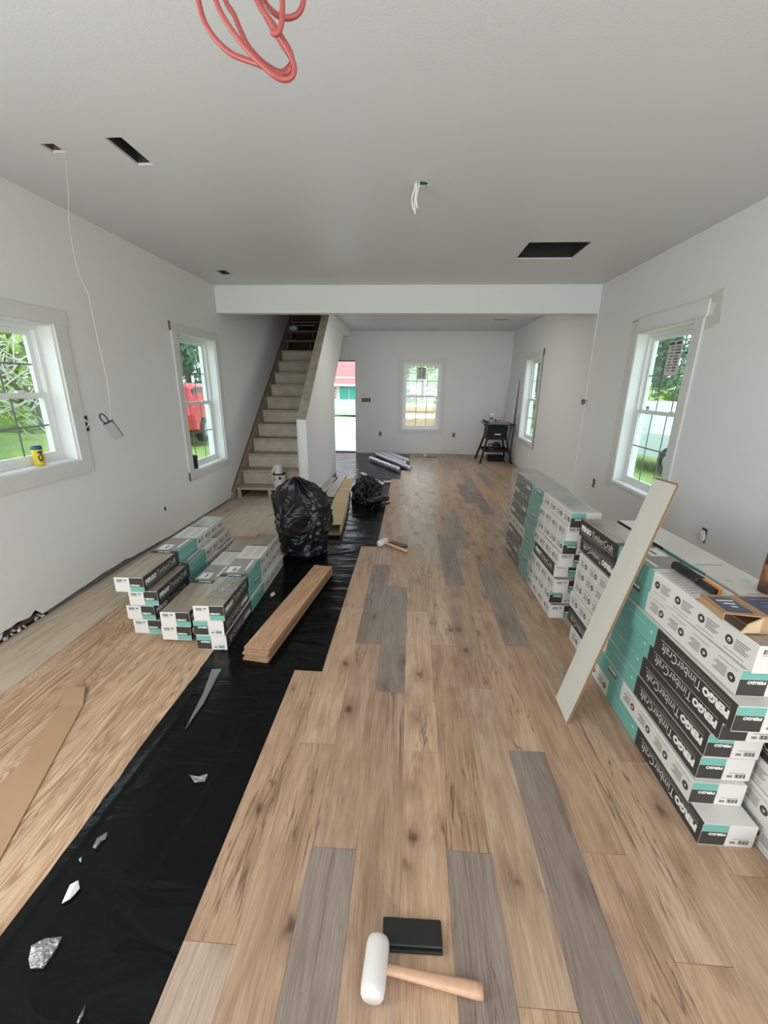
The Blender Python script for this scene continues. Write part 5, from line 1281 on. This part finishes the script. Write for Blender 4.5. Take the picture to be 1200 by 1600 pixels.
# timber-clad neighbour house with teal doors behind the doorway, deck and rail
hs = thing('neighbour_house', 'red-roofed white house seen through the back doorway', 'house', (-5.2, 24.0, gz(-4.6, 24.0)))
part('house_wall', one_box((-3.2, 0, 0), (3.3, 5, 2.1)), MT['cwhite'], hs)
RED = plain('faded_red', (0.50, 0.20, 0.19), 0.8, var=0.05)
for k in range(9):
    bm = bmesh.new(); y0 = -0.35+k*0.30; z0 = 1.70+k*0.24; prism(bm, [(-3.6, y0, z0), (3.5, y0, z0), (3.5, y0+0.33, z0+0.25), (-3.6, y0+0.33, z0+0.25)], (0, 0, 0.04)); part('roof_panel', bm, RED, hs)
part('fascia', one_box((-3.6, -0.38, 1.60), (3.4, -0.33, 1.72)), MT['whiteink'], hs)
for x0 in (1.15, 1.7): part('door_panel', one_box((x0, -0.04, 0.9), (x0+0.5, 0, 1.55)), plain('teal_door', (0.05, 0.36, 0.30), 0.5), hs)
for q in range(4): part('window_slat', one_box((0.25, -0.04, 0.95+q*0.15), (0.95, 0, 1.03+q*0.15)), RED, hs)
# porch slab and snow-white rail
struct(bm_obj('porch_slab', one_box((-4.6, YK+0.16, -0.35), (3.6, 13.4, -0.10)), plain('pale_concrete', (0.74, 0.73, 0.70), 0.8, var=0.04)))
rl = thing('porch_rail', 'white horizontal railing beyond the back door', 'railing', (-2.9, 13.2, -0.10))
for z in (0.55, 0.95): part('rail', one_box((-1.5, -0.02, z), (2.0, 0.02, z+0.05), 0.005), MT['cwhite'], rl)
for x in (-1.5, 0.1, 1.95): part('rail_post', one_box((x-0.04, -0.04, 0), (x+0.04, 0.04, 1.08), 0.005), MT['vinyl'], rl)
# raw timber deck boards stacked as a screen in front of the back window
dk = thing('timber_screen', 'low screen of raw orange boards outside the back window', 'screen', (0.4, 13.1, -0.10))
OR = wood('raw_timber', (0.62, 0.42, 0.22), (0.46, 0.28, 0.13), rough=0.7)
for q in range(6):
    part('board', one_box((-1.05, -0.015, 0.02+q*0.19), (1.25, 0.015, 0.02+q*0.19+0.182), 0.003), OR, dk)
for x in (-0.95, 0.75): part('post', one_box((x-0.05, 0.016, 0), (x+0.05, 0.11, 1.1)), OR, dk)
r = thing('folded_chair', 'grey folded lawn chair leaning on the timber screen', 'chair', (-0.38, 12.78, -0.10), (0.12, 0, 0.2))
bm = bmesh.new(); tube(bm, [(-0.14, 0, 0.02), (-0.1, 0.0, 0.8), (0.1, 0, 0.8), (0.16, 0, 0.02)], 0.016, 8); tube(bm, [(-0.2, -0.1, 0.02), (0.0, 0.02, 0.75)], 0.014, 8); part('chair_frame', bm, MT['steel'], r, smooth=True)
part('seat_cloth', one_box((-0.12, -0.008, 0.2), (0.12, 0.008, 0.72), 0.003), MT['greyboard'], r)
r = thing('brown_board', 'brown board standing at the right of the timber screen', 'board', (0.98, 12.95, -0.10))
part('board_face', one_box((-0.16, -0.02, 0), (0.16, 0.02, 0.85), 0.003), MT['card'], r); part('batten', one_box((-0.16, -0.035, 0.7), (0.16, -0.0205, 0.78), 0.002), MT['card'], r)
# grey siding shed in the yard at left
r = thing('siding_shed', 'grey siding shed corner outside the near left window', 'shed', (-4.6, 3.35, -0.45))
for q in range(12): part('siding_board', one_box((-0.9, -0.5, q*0.1), (-0.02+0.008*(q % 2), 0.62, q*0.1+0.098), 0.002), MT['greyboard'], r)
bm = bmesh.new(); prism(bm, [(-1.0, -0.6, 1.2), (0.08, -0.6, 1.2), (0.08, 0.72, 1.2), (-1.0, 0.72, 1.2)], (0, 0, 0.05)); part('shed_roof', bm, MT['inkgrey'], r)
